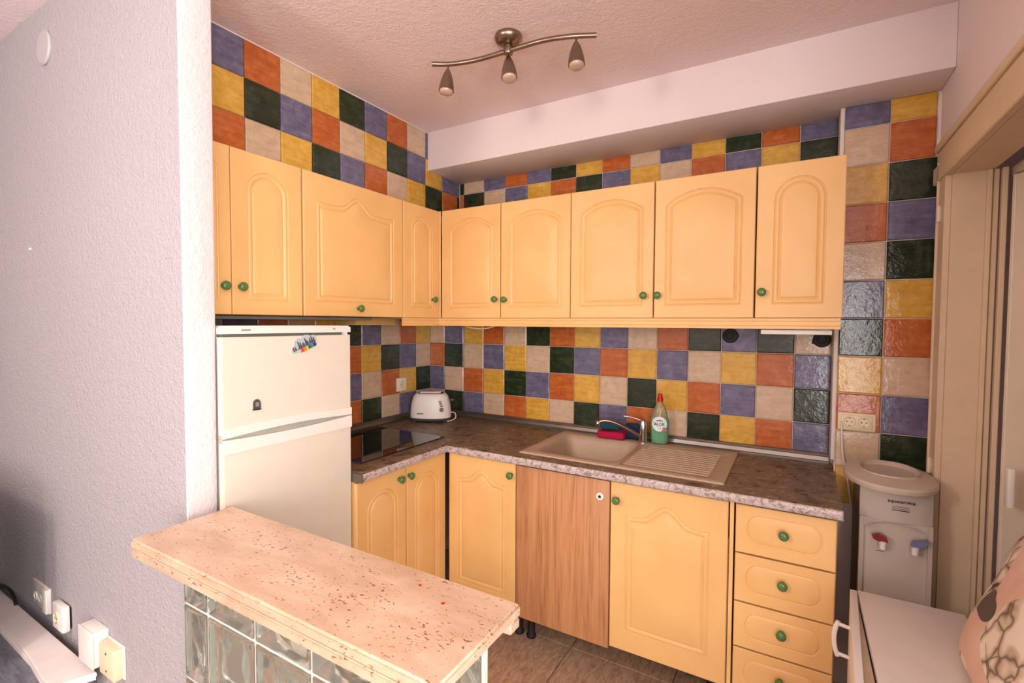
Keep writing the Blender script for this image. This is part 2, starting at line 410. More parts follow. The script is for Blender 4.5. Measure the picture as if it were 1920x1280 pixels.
PL = ['b', 'e', 'y', 'o', 'e', 'b', 'g', 'y', 'o', 'e', 'y', 'g', 'b']; PR = ['y', 'o', 'g', 'b', 'g', 'y', 'o', 'e', 'b', 'g', 'e', 'o', 'y']
for k in range(11):
    zt = Z_BEAM if k == 0 else 2.254-T*(k-1); zb = 2.254-T*k
    tile_obj(wall_pil, PL[k], .146, zt-zb, (2.226, PIL_Y+.006, zb), 'y')
    tile_obj(wall_pil, PR[k], RW-2.374-(.008 if k < 2 else 0), zt-zb, (2.372, PIL_Y+.006, zb), 'y')
bm = bmesh.new(); box(bm, PIL_X0-.013, PIL_X0+.0015, PIL_Y-.002, -.001, .926, Z_BEAM-.001, bev=.003)
struct(finish('trim_1', bm, M['reveal'], smooth=40))
bm = bmesh.new()
prism(bm, [(2.514, 2.06), (2.520, 2.06), (2.520, 2.335), (2.512, 2.33), (2.508, 2.28), (2.513, 2.2), (2.509, 2.14), (2.515, 2.1)], PIL_Y-.003, PIL_Y+.003, 'y')
struct(finish('trim_2', bm, M['reveal']))
# white bead between tile and ceiling on the left, and under the beam
struct(bx('trim_3', (.232, .243, -1.655, -.312, Z_CEIL-.004, Z_CEIL+.001), M['reveal']))

# ------------------------------------------------------------------ doorway, casing, folding door
bm = bmesh.new()
for (y0, y1, dx) in ((-.162, -.215, .010), (-.228, -.312, .018), (-.222, -.232, .024)):
    box(bm, RW-dx, RW-.0005, y1, y0, 0, 2.05, bev=.002, seg=1)
for (z0, z1, dx) in ((2.10, 2.128, .022), (2.045, 2.10, .014), (1.985, 2.045, .024)):
    box(bm, RW-dx, RW-.0005, -1.62, -.162, z0, z1, bev=.003, seg=1)
struct(finish('door_casing', bm, M['casing'], smooth=30))['label'] = 'cream moulded casing around doorway'
bm = bmesh.new(); box(bm, RW-.002, RW+.1, OY0-.012, OY0-.0005, 0, OZ); box(bm, RW-.002, RW+.1, OY1, OY0-.012, OZ, OZ+.012)
for (x0, x1, d) in ((RW+.082, RW+.094, .03), (RW+.097, RW+.112, .02), (RW+.116, RW+.13, .034)): box(bm, x0, x1, OY0-d, OY0-.012, 0, OZ, bev=.002, seg=1)
struct(finish('door_frame', bm, M['casing'], smooth=30))
for hz in (1.865, .985):
    bm = bmesh.new(); lathe(bm, [(.004, -.028), (.006, -.026), (.006, .026), (.004, .028)], 12, (RW-.024, -.268, hz)); box(bm, RW-.024, RW-.012, -.271, -.265, hz-.02, hz+.02)
    struct(finish('door_hinge', bm, M['pvc'], smooth=40))
fd = thing('folding_door', 'cream concertina folding door of narrow upright panels in the right doorway', 'door', (2.69, -.325, 0))
for k in range(3):
    y0 = -.02-.125*k; y1 = y0-.125; x0, x1 = ((-.03, .028) if k % 2 == 0 else (.028, -.03))
    bm = bmesh.new(); L = math.hypot(x1-x0, y1-y0); box(bm, -L/2+.004, L/2-.004, -.005, .005, .012, 1.955, bev=.003, seg=1)
    for s_ in (-1, 1): box(bm, s_*(L/2-.014)-.006, s_*(L/2-.014)+.006, -.009, .009, .012, 1.955, bev=.002, seg=1)
    o = finish('panel', bm, M['pvc2'] if k % 2 else M['pvc'], fd, ((x0+x1)/2, (y0+y1)/2, 0), 35); o.rotation_euler = (0, 0, math.atan2(y1-y0, x1-x0))
bx('top_rail', (-.03, .03, -1.42, 0, 1.957, 1.984), M['pvc'], fd, .003)
bx('pull_handle', (-.052, -.036, -.165, -.135, .93, 1.05), M['white'], fd, .004)

# ------------------------------------------------------------------ cabinet fronts
def contour(style, w_, h_, ml, mb, mt, rise, bump=.6, d=0.):
    """closed outline of the routed panel moved inwards by d, counter-clockwise seen from the front (x, z)"""
    xl, xr = -w_/2+ml, w_/2-ml; zb = mb; hw = (xr-xl)/2; pts = []
    if style == 'pill':
        zt = h_-mt; r = (zt-zb)/2; cz = (zt+zb)/2; rx = r*.78; cr, cl_ = xr-rx, xl+rx; r -= d; rx -= d; zt -= d; zb += d
        for i in range(17): a = -PI/2+PI*i/16; pts.append((cr+rx*math.cos(a), cz+r*math.sin(a)))
        for i in range(1, 10): t = i/10; pts.append((cr+(cl_-cr)*t, zt))
        for i in range(17): a = PI/2+PI*i/16; pts.append((cl_+rx*math.cos(a), cz+r*math.sin(a)))
        for i in range(1, 10): t = i/10; pts.append((cl_+(cr-cl_)*t, zb))
        return pts
    zs = h_-mt-rise; cx = (xl+xr)/2
    def top(x):
        u = (x-cx)/hw
        if style == 'arch':
            R = (hw*hw+rise*rise)/(2*rise); cz = zs+rise-R; return cz+math.sqrt(max(1e-9, (R-d)**2-(u*hw)**2))
        bp = bump-d/hw*.9; t = abs(u)/bump
        if t >= 1: return zs-d-.006*math.sin(PI*min(1, (abs(u)-bump)/(1-bump)))*.8
        return zs-d+rise*(.5+.5*math.cos(PI*t)) - d*.35*math.sin(PI*t)
    xl += d; xr -= d; zb += d; ze = top(xr)
    for i in range(12): pts.append((xl+(xr-xl)*i/12, zb))
    for i in range(14): pts.append((xr, zb+(ze-zb)*i/14))
    for i in range(40):
        x = xr+(xl-xr)*i/40; pts.append((x, top(x)))
    for i in range(14): pts.append((xl, ze+(zb-ze)*i/14))
    return pts
PROFILE = [(a_, b_*1.45) for a_, b_ in [(0, 0), (.0015, -.0022), (.004, -.0030), (.0065, -.0010), (.011, .0), (.016, -.0004), (.020, -.0026), (.0225, -.0042), (.025, -.0036), (.028, -.0008), (.031, -.0002)]]
PILL = [(0, 0), (.0012, -.0024), (.003, -.0034), (.005, -.003), (.0075, -.0006), (.0095, 0)]
def front_mesh(w_, h_, args, prof, th=.018):
    cont = contour(*args); bm = bmesh.new(); n_ = len(cont); cx, cz = 0, h_/2
    rect = []
    for x, z in cont:
        dx, dz = x-cx, z-cz; s_ = min((w_/2)/abs(dx) if abs(dx) > 1e-6 else 1e9, (h_/2)/abs(dz) if abs(dz) > 1e-6 else 1e9)
        rect.append([cx+dx*s_, cz+dz*s_])
    for qx, qz in ((-w_/2, 0), (w_/2, 0), (w_/2, h_), (-w_/2, h_)):
        j = min(range(n_), key=lambda i: (rect[i][0]-qx)**2+(rect[i][1]-qz)**2); rect[j] = [qx, qz]
    e = .0025
    inn = [(min(max(x, -w_/2+e), w_/2-e), min(max(z, e), h_-e)) for x, z in rect]
    loops = [[(x, th, z) for x, z in rect], [(x, e*.8, z) for x, z in rect], [(x, 0, z) for x, z in inn]]
    for d, y in prof: loops.append([(x, -y, z) for x, z in contour(*args, d=d)])
    V = [[bm.verts.new(p) for p in L] for L in loops]
    for a, b in zip(V, V[1:]):
        for i in range(n_): bm.faces.new((a[i], a[(i+1) % n_], b[(i+1) % n_], b[i]))
    L = loops[-1]; last = V[-1]
    for q in (.55, .15):
        W = [bm.verts.new((cx+(x-cx)*q, y, cz+(z-cz)*q)) for x, y, z in L]
        for i in range(n_): bm.faces.new((last[i], last[(i+1) % n_], W[(i+1) % n_], W[i]))
        last = W
    cv_ = bm.verts.new((cx, L[0][1], cz))
    for i in range(n_): bm.faces.new((last[i], last[(i+1) % n_], cv_))
    bv_ = bm.verts.new((cx, th, cz))
    for i in range(n_): bm.faces.new((V[0][(i+1) % n_], V[0][i], bv_))
    bmesh.ops.recalc_face_normals(bm, faces=bm.faces)
    return bm
def knob(parent, x, z, mat=None):
    bm = bmesh.new()
    lathe(bm, [(.004, 0), (.009, -.0005), (.0075, -.005), (.006, -.010), (.009, -.0135), (.0145, -.017), (.0165, -.0215), (.0155, -.026), (.0115, -.0295), (.006, -.0312), (.001, -.0316)], 20, (x, 0, z), 'y')
    return finish('knob', bm, mat or M['green'], parent, smooth=True)
def door(unit, cx, z0, w_, h_, style='arch', rise=.05, ml=.045, mb=.052, mt=.055, bump=.6, kn=None, th=.018, name='door'):
    bm = front_mesh(w_, h_, (style, w_, h_, ml, mb, mt, rise, bump), PILL if style == 'pill' else PROFILE, th)
    d = finish(name, bm, M['yellow'], unit, (cx, 0, z0), 35)
    if kn: knob(d, kn[0]-cx, kn[1]-z0)
    return d
def carcass(unit, x0, x1, dep, z0, z1, top=True, mat='carcass'):
    bm = bmesh.new(); t = .016; y0 = .0185
    box(bm, x0, x0+t, y0, dep, z0, z1); box(bm, x1-t, x1, y0, dep, z0, z1); box(bm, x0+t, x1-t, y0, dep, z0, z0+t); box(bm, x0+t, x1-t, dep-.006, dep, z0+t, z1-t*top)
    if top: box(bm, x0+t, x1-t, y0, dep, z1-t, z1)
    return finish('carcass', bm, M[mat], unit)

UZ0, UH = 1.505, .592
FY = -.335       # front plane of the back wall cabinets
GY = .345        # front plane of the left wall cabinets (x)
def upper_unit(label, x0, x1):
    u = thing('wall_cabinet', label, 'cabinet', (x0, FY, UZ0)); return u
# back run: local x from the unit's left edge, -y is the front
u = upper_unit('yellow two-door wall cabinet nearest the room corner, above the toaster', .362, 1.138); carcass(u, .001, .775, -FY-.009, .0, UH)
door(u, .192, 0, .381, UH, 'arch', .055, kn=(.721-.362, .097)); door(u, .582, 0, .388, UH, 'arch', .055, kn=(.778-.362, .094))
u = upper_unit('yellow two-door wall cabinet above the sink', 1.138, 1.930); carcass(u, .001, .791, -FY-.009, 0, UH)
door(u, .199, 0, .390, UH, 'arch', .055, kn=(1.495-1.138, .098)); door(u, .595, 0, .391, UH, 'arch', .055, kn=(1.555-1.138, .097))
u = upper_unit('single-door yellow wall cabinet beside the tiled pilaster', 1.932, 2.225); carcass(u, .001, .288, -FY-.001-.12-.009, 0, UH)
door(u, .147, 0, .288, UH, 'arch', .085, ml=.058, kn=(1.958-1.932, .1))
# left run: rotate by +90 deg: local x -> +y, front (-y) -> +x
def left_unit(label, y0, name='wall_cabinet', z=UZ0, gx=GY):
    return thing(name, label, 'cabinet', (gx, y0, z), PI/2)
LD = GY-.009
u = left_unit('narrow yellow wall cabinet with one small door in the corner of the left wall', -.622)
carcass(u, .001, .280, .100, 0, UH); door(u, .143, 0, .281, UH, 'arch', .06, ml=.055, kn=(.622-.392, .1))
bm = bmesh.new(); prism(bm, [(.285, .0), (.305, .0), (.285, -.014)], 0, UH); box(bm, .285, .29, .0, .02, 0, UH)
finish('corner_post', bm, M['yellow'], u)
u = left_unit('wide yellow wall cabinet with an ogee-topped lift door over the hob', -1.205)
carcass(u, .001, .580, .100, 0, UH); door(u, .291, 0, .576, UH, 'bump', .055, ml=.062, mb=.06, mt=.055, bump=.45, kn=(1.205-.919, .037))
u = left_unit('yellow two-door wall cabinet above the fridge', -1.652)
carcass(u, .001, .444, .100, 0, UH); door(u, .300, 0, .284, UH, 'arch', .065, ml=.058, mt=.06, kn=(1.652-1.466, .1)); door(u, .0785, 0, .153, UH, 'arch', .025, ml=.04, mt=.06, kn=(1.652-1.527, .1))

# light rail under the uppers
bm = bmesh.new()
prof = [(.012, 0), (-.004, 0), (-.004, -.010), (-.001, -.013), (-.001, -.027), (-.006, -.031), (-.006, -.041), (.012, -.041)]
def sweep(bm, prof, path):   # path: list of (point, outward unit vector) ; prof: (depth inward, dz)
    rings = []
    for p, o_ in path: rings.append([bm.verts.new((p[0]-o_[0]*d, p[1]-o_[1]*d, p[2]+dz)) for d, dz in prof])
    for a, b in zip(rings, rings[1:]):
        for i in range(len(prof)): bm.faces.new((a[i], a[(i+1) % len(prof)], b[(i+1) % len(prof)], b[i]))
    bm.faces.new(rings[0]); bm.faces.new(rings[-1]); bmesh.ops.recalc_face_normals(bm, faces=bm.faces)
sweep(bm, prof, [((GY, -.622, UZ0-.002), (1, 0)), ((GY, FY, UZ0-.002), (1, -1)), ((2.218, FY, UZ0-.002), (0, -1))])
tag(finish('light_rail', bm, M['yellow'], smooth=30), 'yellow moulded rail running under the wall cabinets', 'trim')
ho = thing('extractor_hood', 'slim extractor hood under the wide cabinet over the hob', 'extractor hood', (.20, -.95, 1.503))
bx('housing', (-.19, -.02, .162, .44, -.038, 0), M['yellow_edge'], ho, .002)
bx('grille', (-.19, .10, -.68, .16, -.014, -.001), M['gasket'], ho, .002)
# under-cabinet lamp and white cable
tag(bx('under_cabinet_lamp', (1.955, 2.195, -.31, -.25, 1.440, 1.459), M['white'], bev=.004), 'slim white lamp strip under the rightmost wall cabinet', 'lamp')
bm = bmesh.new(); tube(bm, spline([(.47, -.26, 1.462), (.51, -.26, 1.452), (.57, -.255, 1.447), (.62, -.25, 1.452), (.66, -.25, 1.462)]), .004, 8)
tag(finish('cable', bm, M['wire'], smooth=True), 'white cable sagging under the corner wall cabinet', 'cable')

# ------------------------------------------------------------------ base cabinets
BZ, BT = .158, .842
BX, BY = .60, -.60
def base_unit(label, x0, rot=0, y=BY): return thing('base_cabinet', label, 'cabinet', (x0, y, 0), rot)
def legs(u, pts):
    for x, y in pts:
        bm = bmesh.new(); lathe(bm, [(.022, 0), (.024, .01), (.017, .02), (.017, .11), (.028, .125), (.028, BZ-.002)], 16, (x, y, 0)); finish('leg', bm, M['black'], u, smooth=40)
u = base_unit('yellow two-door base cabinet under the hob beside the fridge', BX, PI/2, -1.166)
carcass(u, .0, .562, .58, BZ, .848, top=False); legs(u, [(.06, .12), (.50, .12), (.06, .5), (.50, .5)])
door(u, .142, BZ, .280, BT-BZ, 'arch', .075, ml=.05, mb=.06, mt=.06, kn=(1.168-.931, .798)); door(u, .425, BZ, .275, BT-BZ, 'arch', .075, ml=.05, mb=.06, mt=.06, kn=(1.168-.87, .798))
u = base_unit('yellow base cabinet with one ogee-topped door in the inner corner', .616)
carcass(u, .0, .382, .58, BZ, .848, top=False); legs(u, [(.35, .10), (.06, .12), (.35, .5)])
door(u, .191, BZ, .376, BT-BZ, 'bump', .05, ml=.052, mb=.062, mt=.058, bump=.62, kn=(.976-.616, .79))
u = base_unit('sink base cabinet with one plain oak-look door and one yellow ogee-topped door', 1.0)
carcass(u, .0, .884, .57, BZ, .70, top=False); legs(u, [(.03, .10), (.82, .12), (.03, .5), (.82, .5)])
d = bx('door', (.003, .438, 0, .018, .142, .838), M['oak'], u, .0015); d['label'] = 'plain oak-look door'
bm = bmesh.new(); lathe(bm, [(.006, 0), (.0165, -.001), (.0175, -.006), (.015, -.0105), (.009, -.012), (.0065, -.010)], 22, (.399, 0, .771), 'y'); kk = finish('knob', bm, M['white'], d, smooth=True); kk['label'] = 'white ring-shaped knob'
bm = bmesh.new(); lathe(bm, [(.0005, -.0115), (.0062, -.0112), (.0062, -.009)], 14, (.399, 0, .771), 'y'); finish('knob_hole', bm, M['black'], d)
door(u, .663, BZ-.002, .439, BT-BZ, 'bump', .06, ml=.062, mb=.082, mt=.065, bump=.62, kn=(.471, .771))
bx('filler_strip', (.8875, .9005, .004, .02, BZ, BT), M['yellow'], u)
u = base_unit('narrow yellow base cabinet of four drawers at the right end of the worktop', 1.905)
carcass(u, .0, .306, .57, BZ-.01, .848, top=False, mat='yellow_edge'); legs(u, [(.04, .10), (.27, .10), (.04, .5), (.27, .5)])
for z0, z1, kz in ((.666, .838, .761), (.489, .660, .587), (.322, .483, .414), (.150, .316, .243)):
    door(u, .153, z0, .301, z1-z0, 'pill', ml=.035, mb=.038, mt=.030, kn=(.153, kz), name='drawer')

# ------------------------------------------------------------------ worktop
wt = thing('worktop', 'brown and silver marbled L-shaped worktop with aluminium upstand', 'worktop', (0, 0, 0))
ZT = .885; R_ = .012
def edge_profile(th=.033):
    pts = [(-.08, 0), (-R_, 0)]
    for i in range(1, 6): a = PI/2*(1-i/6.); pts.append((-R_+R_*math.cos(a), -R_+R_*math.sin(a)))
    pts += [(0, -R_), (0, -th+.006), (-.004, -th), (-.08, -th)]
    return pts
def slab_edge(bm, x0, x1, yf, z):
    pr = edge_profile(); A = [bm.verts.new((x0, yf-d, z+dz)) for d, dz in pr]; B = [bm.verts.new((x1, yf-d, z+dz)) for d, dz in pr]
    for i in range(len(pr)): bm.faces.new((A[i], A[(i+1) % len(pr)], B[(i+1) % len(pr)], B[i]))
    bm.faces.new(A); bm.faces.new(B[::-1])
bm = bmesh.new()   # right leg, with the opening for the bowl
SX0, SX1, SY0, SY1 = 1.035, 1.44, -.515, -.115
WR = 2.220; WF = -.634
box(bm, .601, WR, WF+.08, SY0, ZT-.033, ZT); box(bm, .601, SX0, SY0, SY1, ZT-.033, ZT); box(bm, SX1, WR, SY0, SY1, ZT-.033, ZT); box(bm, .601, WR, SY1, -.001, ZT-.033, ZT)
slab_edge(bm, .632, WR, WF, ZT); box(bm, .601, .632, WF+.0, WF+.08, ZT-.033, ZT)
bmesh.ops.recalc_face_normals(bm, faces=bm.faces)
for f in bm.faces:
    if f.normal.y < -.5 and f.calc_center_median().y < WF+.02: f.material_index = 1
finish('slab', bm, [M['worktop'], M['edge']], wt, smooth=40)
bm = bmesh.new()
WL = -1.163
box(bm, .001, .552, WL, -.001, ZT-.033, ZT); box(bm, .552, .600, WF, -.001, ZT-.033, ZT)
pr = edge_profile(); A = [bm.verts.new((.632+d, WL, ZT+dz)) for d, dz in pr]; B = [bm.verts.new((.632+d, WF, ZT+dz)) for d, dz in pr]
for i in range(len(pr)): bm.faces.new((A[i], A[(i+1) % len(pr)], B[(i+1) % len(pr)], B[i]))
bm.faces.new(A); bm.faces.new(B[::-1]); bmesh.ops.recalc_face_normals(bm, faces=bm.faces)
for f in bm.faces:
    if f.normal.x > .5 and f.calc_center_median().x > .6: f.material_index = 1
finish('slab', bm, [M['worktop'], M['edge']], wt, smooth=40)
bx('end_strip', (WR, WR+.003, WF, -.13, ZT-.034, ZT), M['alu'], wt); bx('end_strip', (.002, .634, WL-.004, WL, ZT-.034, ZT), M['alu'], wt)
up_prof = [(0, 0), (.022, 0), (.022, .008), (.018, .010), (.014, .026), (.016, .029), (.010, .038), (0, .040)]
bm = bmesh.new()
sweep(bm, [(-a, b) for a, b in up_prof], [((0+.0075, WL, ZT), (1, 0)), ((.0075, -.0075, ZT), (1, -1)), ((PIL_X0-.014, -.0075, ZT), (0, -1))])
finish('upstand', bm, M['alu'], wt, smooth=25)

# hob
hb = thing('hob', 'black glass built-in hob beside the fridge', 'hob', (.285, -.79, ZT))
bm = bmesh.new(); box(bm, -.235, .232, -.28, .28, .0003, .005, bev=.0015, seg=1); finish('glass_plate', bm, M['hob'], hb)
for a in ((-.237, .234, -.283, -.2805), (-.237, .234, .2805, .283)): bx('rim', (a[0], a[1], a[2], a[3], .0003, .0055), M['steel'], hb)

# sink
sk = thing('sink', 'beige composite inset sink with ribbed drainer', 'sink', (0, 0, ZT))
X0, X1, Y0, Y1 = .993, 1.862, -.562, -.052
bm = bmesh.new()
def rr(x0, x1, y0, y1, r, n_=6):
    out = []
    for cx, cy, a0 in ((x1-r, y1-r, 0), (x0+r, y1-r, PI/2), (x0+r, y0+r, PI), (x1-r, y0+r, 1.5*PI)):
        for i in range(n_+1): a = a0+PI/2*i/n_; out.append((cx+r*math.cos(a), cy+r*math.sin(a)))
    return out
# bowl and rim around it
bx0, bx1, by0, by1 = 1.045, 1.43, -.505, -.125
lo = [(rr(X0, 1.446, Y0, Y1, .004), .0003), (rr(X0+.001, 1.446, Y0+.001, Y1-.001, .005), .006), (rr(X0+.006, 1.446, Y0+.006, Y1-.006, .006), .0085), (rr(bx0-.012, bx1+.008, by0-.012, by1+.012, .07), .0075),
      (rr(bx0, bx1, by0, by1, .06), .002), (rr(bx0+.008, bx1-.008, by0+.008, by1-.008, .055), -.02), (rr(bx0+.02, bx1-.02, by0+.02, by1-.02, .05), -.13), (rr(bx0+.05, bx1-.05, by0+.05, by1-.05, .04), -.155), (rr(bx0+.16, bx1-.16, by0+.16, by1-.16, .02), -.158)]
V = [[bm.verts.new((x, y, z)) for x, y in L] for L, z in lo]
for a, b in zip(V, V[1:]):
    for i in range(len(a)): bm.faces.new((a[i], a[(i+1) % len(a)], b[(i+1) % len(a)], b[i]))
bm.faces.new(V[-1]); bmesh.ops.recalc_face_normals(bm, faces=bm.faces)
finish('bowl', bm, M['sink'], sk, smooth=50)
bm = bmesh.new()
lo = [(rr(1.446, X1, Y0, Y1, .004), .0003), (rr(1.446, X1-.001, Y0+.001, Y1-.001, .005), .006), (rr(1.446, X1-.006, Y0+.006, Y1-.006, .006), .0085), (rr(1.447, X1-.035, Y0+.04, Y1-.075, .03), .0085), (rr(1.449, X1-.05, Y0+.05, Y1-.09, .02), .003)]
V = [[bm.verts.new((x, y, z)) for x, y in L] for L, z in lo]
for a, b in zip(V, V[1:]):
    for i in range(len(a)): bm.faces.new((a[i], a[(i+1) % len(a)], b[(i+1) % len(a)], b[i]))
bm.faces.new(V[-1]); bmesh.ops.recalc_face_normals(bm, faces=bm.faces)
dr = finish('drainer', bm, M['sink'], sk, smooth=50)
for i in range(12):
    y = -.495+i*.0305
    bm = bmesh.new(); box(bm, 1.462 + (.02 if i > 9 else 0), X1-.062-(.0), y-.0055, y+.0055, .002, .0088, bev=.0025, seg=2); finish('rib', bm, M['sink'], dr, smooth=40)
bm = bmesh.new(); lathe(bm, [(.036, 0), (.034, .003), (.012, .002)], 24, ((bx0+bx1)/2, (by0+by1)/2, -.1575)); finish('drain', bm, M['steel'], sk, smooth=40)
# tap
tp = thing('mixer_tap', 'chrome mixer tap with a long spout on the sink', 'tap', (1.436, -.100, ZT+.0085))
bm = bmesh.new(); lathe(bm, [(.026, 0), (.026, .006), (.022, .01), (.021, .055), (.0225, .057), (.0225, .061), (.021, .063), (.021, .085), (.019, .103), (.012, .112), (.001, .115)], 24); finish('body', bm, M['chrome'], tp, smooth=35)
bm = bmesh.new(); tube(bm, spline([(-.01, -.01, .03), (-.045, -.028, .052), (-.10, -.055, .085), (-.145, -.075, .102), (-.18, -.09, .103), (-.197, -.098, .094)]), lambda t: .0105-.001*t, 14); finish('spout', bm, M['nickel'], tp, smooth=True)
bm = bmesh.new(); lathe(bm, [(.010, -.014), (.012, -.012), (.012, .004), (.008, .011), (.001, .013)], 16, (-.199, -.099, .092)); finish('aerator', bm, M['chrome'], tp, smooth=True)
bm = bmesh.new(); tube(bm, spline([(0, 0, .104), (-.03, -.004, .113), (-.07, -.008, .121), (-.098, -.01, .122)]), lambda t: .007-.0035*t, 10); finish('lever', bm, M['chrome'], tp, smooth=True)
# scourers and cloth behind the bowl
def cushion(name, dims, mat, loc, rz, label, cat, wav=.004):
    bm = bmesh.new(); box(bm, -dims[0]/2, dims[0]/2, -dims[1]/2, dims[1]/2, 0, dims[2], bev=min(dims)*.3, seg=3)
    bmesh.ops.subdivide_edges(bm, edges=[e for e in bm.edges if e.calc_length() > .03], cuts=4, use_grid_fill=True)
    for v in bm.verts:
        s_ = math.sin(v.co.x*70)*math.cos(v.co.y*60+1)*wav
        if v.co.z > dims[2]*.3: v.co.z += s_
        v.co.y += math.sin(v.co.x*55)*wav*.6
    o = finish(name, bm, mat, None, loc, 60); o.rotation_euler = (0, 0, rz); return tag(o, label, cat)
cushion('scouring_pad', (.14, .085, .036), M['sponge_red'], (1.275, -.093, ZT+.010), .05, 'crimson pad lying flat at the back of the sink', 'sponge')
cushion('sponge', (.10, .05, .040), M['sponge_teal'], (1.262, -.085, ZT+.051), .08, 'dark teal sponge on top of the crimson pad', 'sponge', .002)
cushion('cloth', (.095, .028, .078), M['sponge_navy'], (1.385, -.055, ZT+.0095), 0, 'dark navy cloth block behind the tap, left of the soap bottle', 'cloth', .003)
# soap bottle
bt = thing('soap_bottle', 'clear bottle of teal washing-up liquid with a red cap and ALOE label', 'bottle', (1.512, -.082, ZT+.0088), .28)
def oval(bm, prof, n_=28):
    R = []
    for rx, ry, h in prof: R.append([bm.verts.new((rx*math.cos(2*PI*i/n_), ry*math.sin(2*PI*i/n_), h)) for i in range(n_)])
    for a, b in zip(R, R[1:]):
        for i in range(n_): bm.faces.new((a[i], a[(i+1) % n_], b[(i+1) % n_], b[i]))
    bm.faces.new(R[0]); bm.faces.new(R[-1]); bmesh.ops.recalc_face_normals(bm, faces=bm.faces)
bm = bmesh.new(); oval(bm, [(.034, .021, 0), (.037, .024, .004), (.040, .026, .02), (.043, .028, .08), (.043, .028, .115), (.037, .026, .145), (.026, .02, .175), (.016, .015, .198), (.0115, .0115, .21)]); finish('flask', bm, M['clear'], bt, smooth=60)
bm = bmesh.new(); oval(bm, [(.032, .019, .003), (.036, .022, .006), (.0385, .0245, .02), (.0415, .0265, .08), (.0415, .0265, .119), (.0405, .0262, .124)]); finish('washing_up_liquid', bm, M['teal_soap'], bt, smooth=60)
bm = bmesh.new(); lathe(bm, [(.013, .206), (.015, .208), (.015, .222), (.012, .226), (.011, .238), (.008, .244), (.001, .245)], 18); finish('cap', bm, M['red'], bt, smooth=35)
bm = bmesh.new(); N_ = 26
ring = [(-.038*math.cos(2*PI*i/N_)*(1 if math.cos(2*PI*i/N_) > -.2 else 1.02), .100+.036*math.sin(2*PI*i/N_)) for i in range(N_)]
def on_bottle(x, z, out=.0006):
    return (x, -.0283*math.sqrt(max(.02, 1-(x/.0436)**2))-out, z)
V = [bm.verts.new(on_bottle(x*.92-.003, z)) for x, z in ring]; c0 = bm.verts.new(on_bottle(-.003, .1)); V2 = [bm.verts.new(on_bottle(x*.46-.003, .1+(z-.1)*.5)) for x, z in ring]
for i in range(N_): bm.faces.new((V[i], V[(i+1) % N_], V2[(i+1) % N_], V2[i])); bm.faces.new((V2[i], V2[(i+1) % N_], c0))
lb = finish('label', bm, M['label_white'], bt, smooth=True)
text('lettering', 'ALOE', .0185, M['black_print'], lb, (-.004, -.0298, .100), (PI/2, 0, 0), bold=.0004)
bx('lettering', (-.018, .011, -.0297, -.0291, .1145, .1185), M['black_print'], lb); bx('lettering', (-.016, .008, -.0296, -.0291, .0885, .0900), M['grey_print'], lb); bx('lettering', (-.008, .004, -.0296, -.0291, .0785, .081), M['grey_print'], lb)
bx('badge', (.006, .033, -.0288, -.0268, .066, .075), M['pink_print'], lb, .002); bx('leaf_mark', (-.004, .0, -.0297, -.0291, .121, .126), M['black_print'], lb)
bx('leaf_mark', (.012, .024, -.0292, -.0277, .0775, .084), M['m_gr'], lb, .001)

# toaster
ts = thing('toaster', 'white two-slice toaster in the corner of the worktop', 'toaster', (.176, -.205, ZT), .50)
bm = bmesh.new(); TW, TD, TH = .122, .078, .165
def sup(rx, ry, z, n_=36, e=2.6):
    out = []
    for i in range(n_):
        a = 2*PI*i/n_; c_, s_ = math.cos(a), math.sin(a)
        out.append((rx*math.copysign(abs(c_)**(2/e), c_), ry*math.copysign(abs(s_)**(2/e), s_), z))
    return out
lv = [sup(TW, TD, .024), sup(TW*1.0, TD*1.0, .05), sup(TW*.975, TD*.99, .09), sup(TW*.92, TD*.95, .125), sup(TW*.85, TD*.88, .150), sup(TW*.77, TD*.78, .164), sup(TW*.70, TD*.68, .170), sup(TW*.62, TD*.40, .168)]
V = [[bm.verts.new(p) for p in L] for L in lv]
for a, b in zip(V, V[1:]):
    for i in range(len(a)): bm.faces.new((a[i], a[(i+1) % len(a)], b[(i+1) % len(a)], b[i]))
bm.faces.new(V[0]); bm.faces.new(V[-1]); bmesh.ops.recalc_face_normals(bm, faces=bm.faces); finish('shell', bm, M['white'], ts, smooth=50)
bm = bmesh.new(); lv = [sup(TW*.93, TD*.93, .008), sup(TW*1.005, TD*1.01, .014), sup(TW*1.008, TD*1.012, .026)]
V = [[bm.verts.new(p) for p in L] for L in lv]
for a, b in zip(V, V[1:]):
    for i in range(len(a)): bm.faces.new((a[i], a[(i+1) % len(a)], b[(i+1) % len(a)], b[i]))
bm.faces.new(V[0]); bm.faces.new(V[-1]); bmesh.ops.recalc_face_normals(bm, faces=bm.faces); finish('base', bm, M['darkgrey'], ts, smooth=50)
for s_ in (-1, 1):
    for q_ in (-1, 1):
        bm = bmesh.new(); lathe(bm, [(.008, 0), (.009, .009)], 12, (s_*.09, q_*.05, 0)); finish('foot', bm, M['darkgrey'], ts)
for yy in (-.018, .018): bx('bread_slot', (-.074, .074, yy-.010, yy+.010, .1685, .1705), M['black'], ts, .002)
bx('warming_rack', (-.062, .062, -.026, -.006, .171, .176), M['white'], ts, .002); bx('warming_rack', (-.062, .062, .006, .026, .171, .177), M['white'], ts, .002)
bx('lever', (.118, .142, -.014, .014, .124, .136), M['darkgrey'], ts, .004)
for i, z in enumerate((.128, .115, .102)): bx('button', (.060+i*.005, .076+i*.005, -.0795-(.0035 if i else 0), -.070, z-.003, z+.003), M['grey_print'], ts, .001)
bm = bmesh.new(); lathe(bm, [(.012, .0), (.012, -.008), (.009, -.011), (.001, -.0115)], 20, (.078, -.0735, .080), 'y'); finish('dial', bm, M['gasket'], ts, smooth=35)
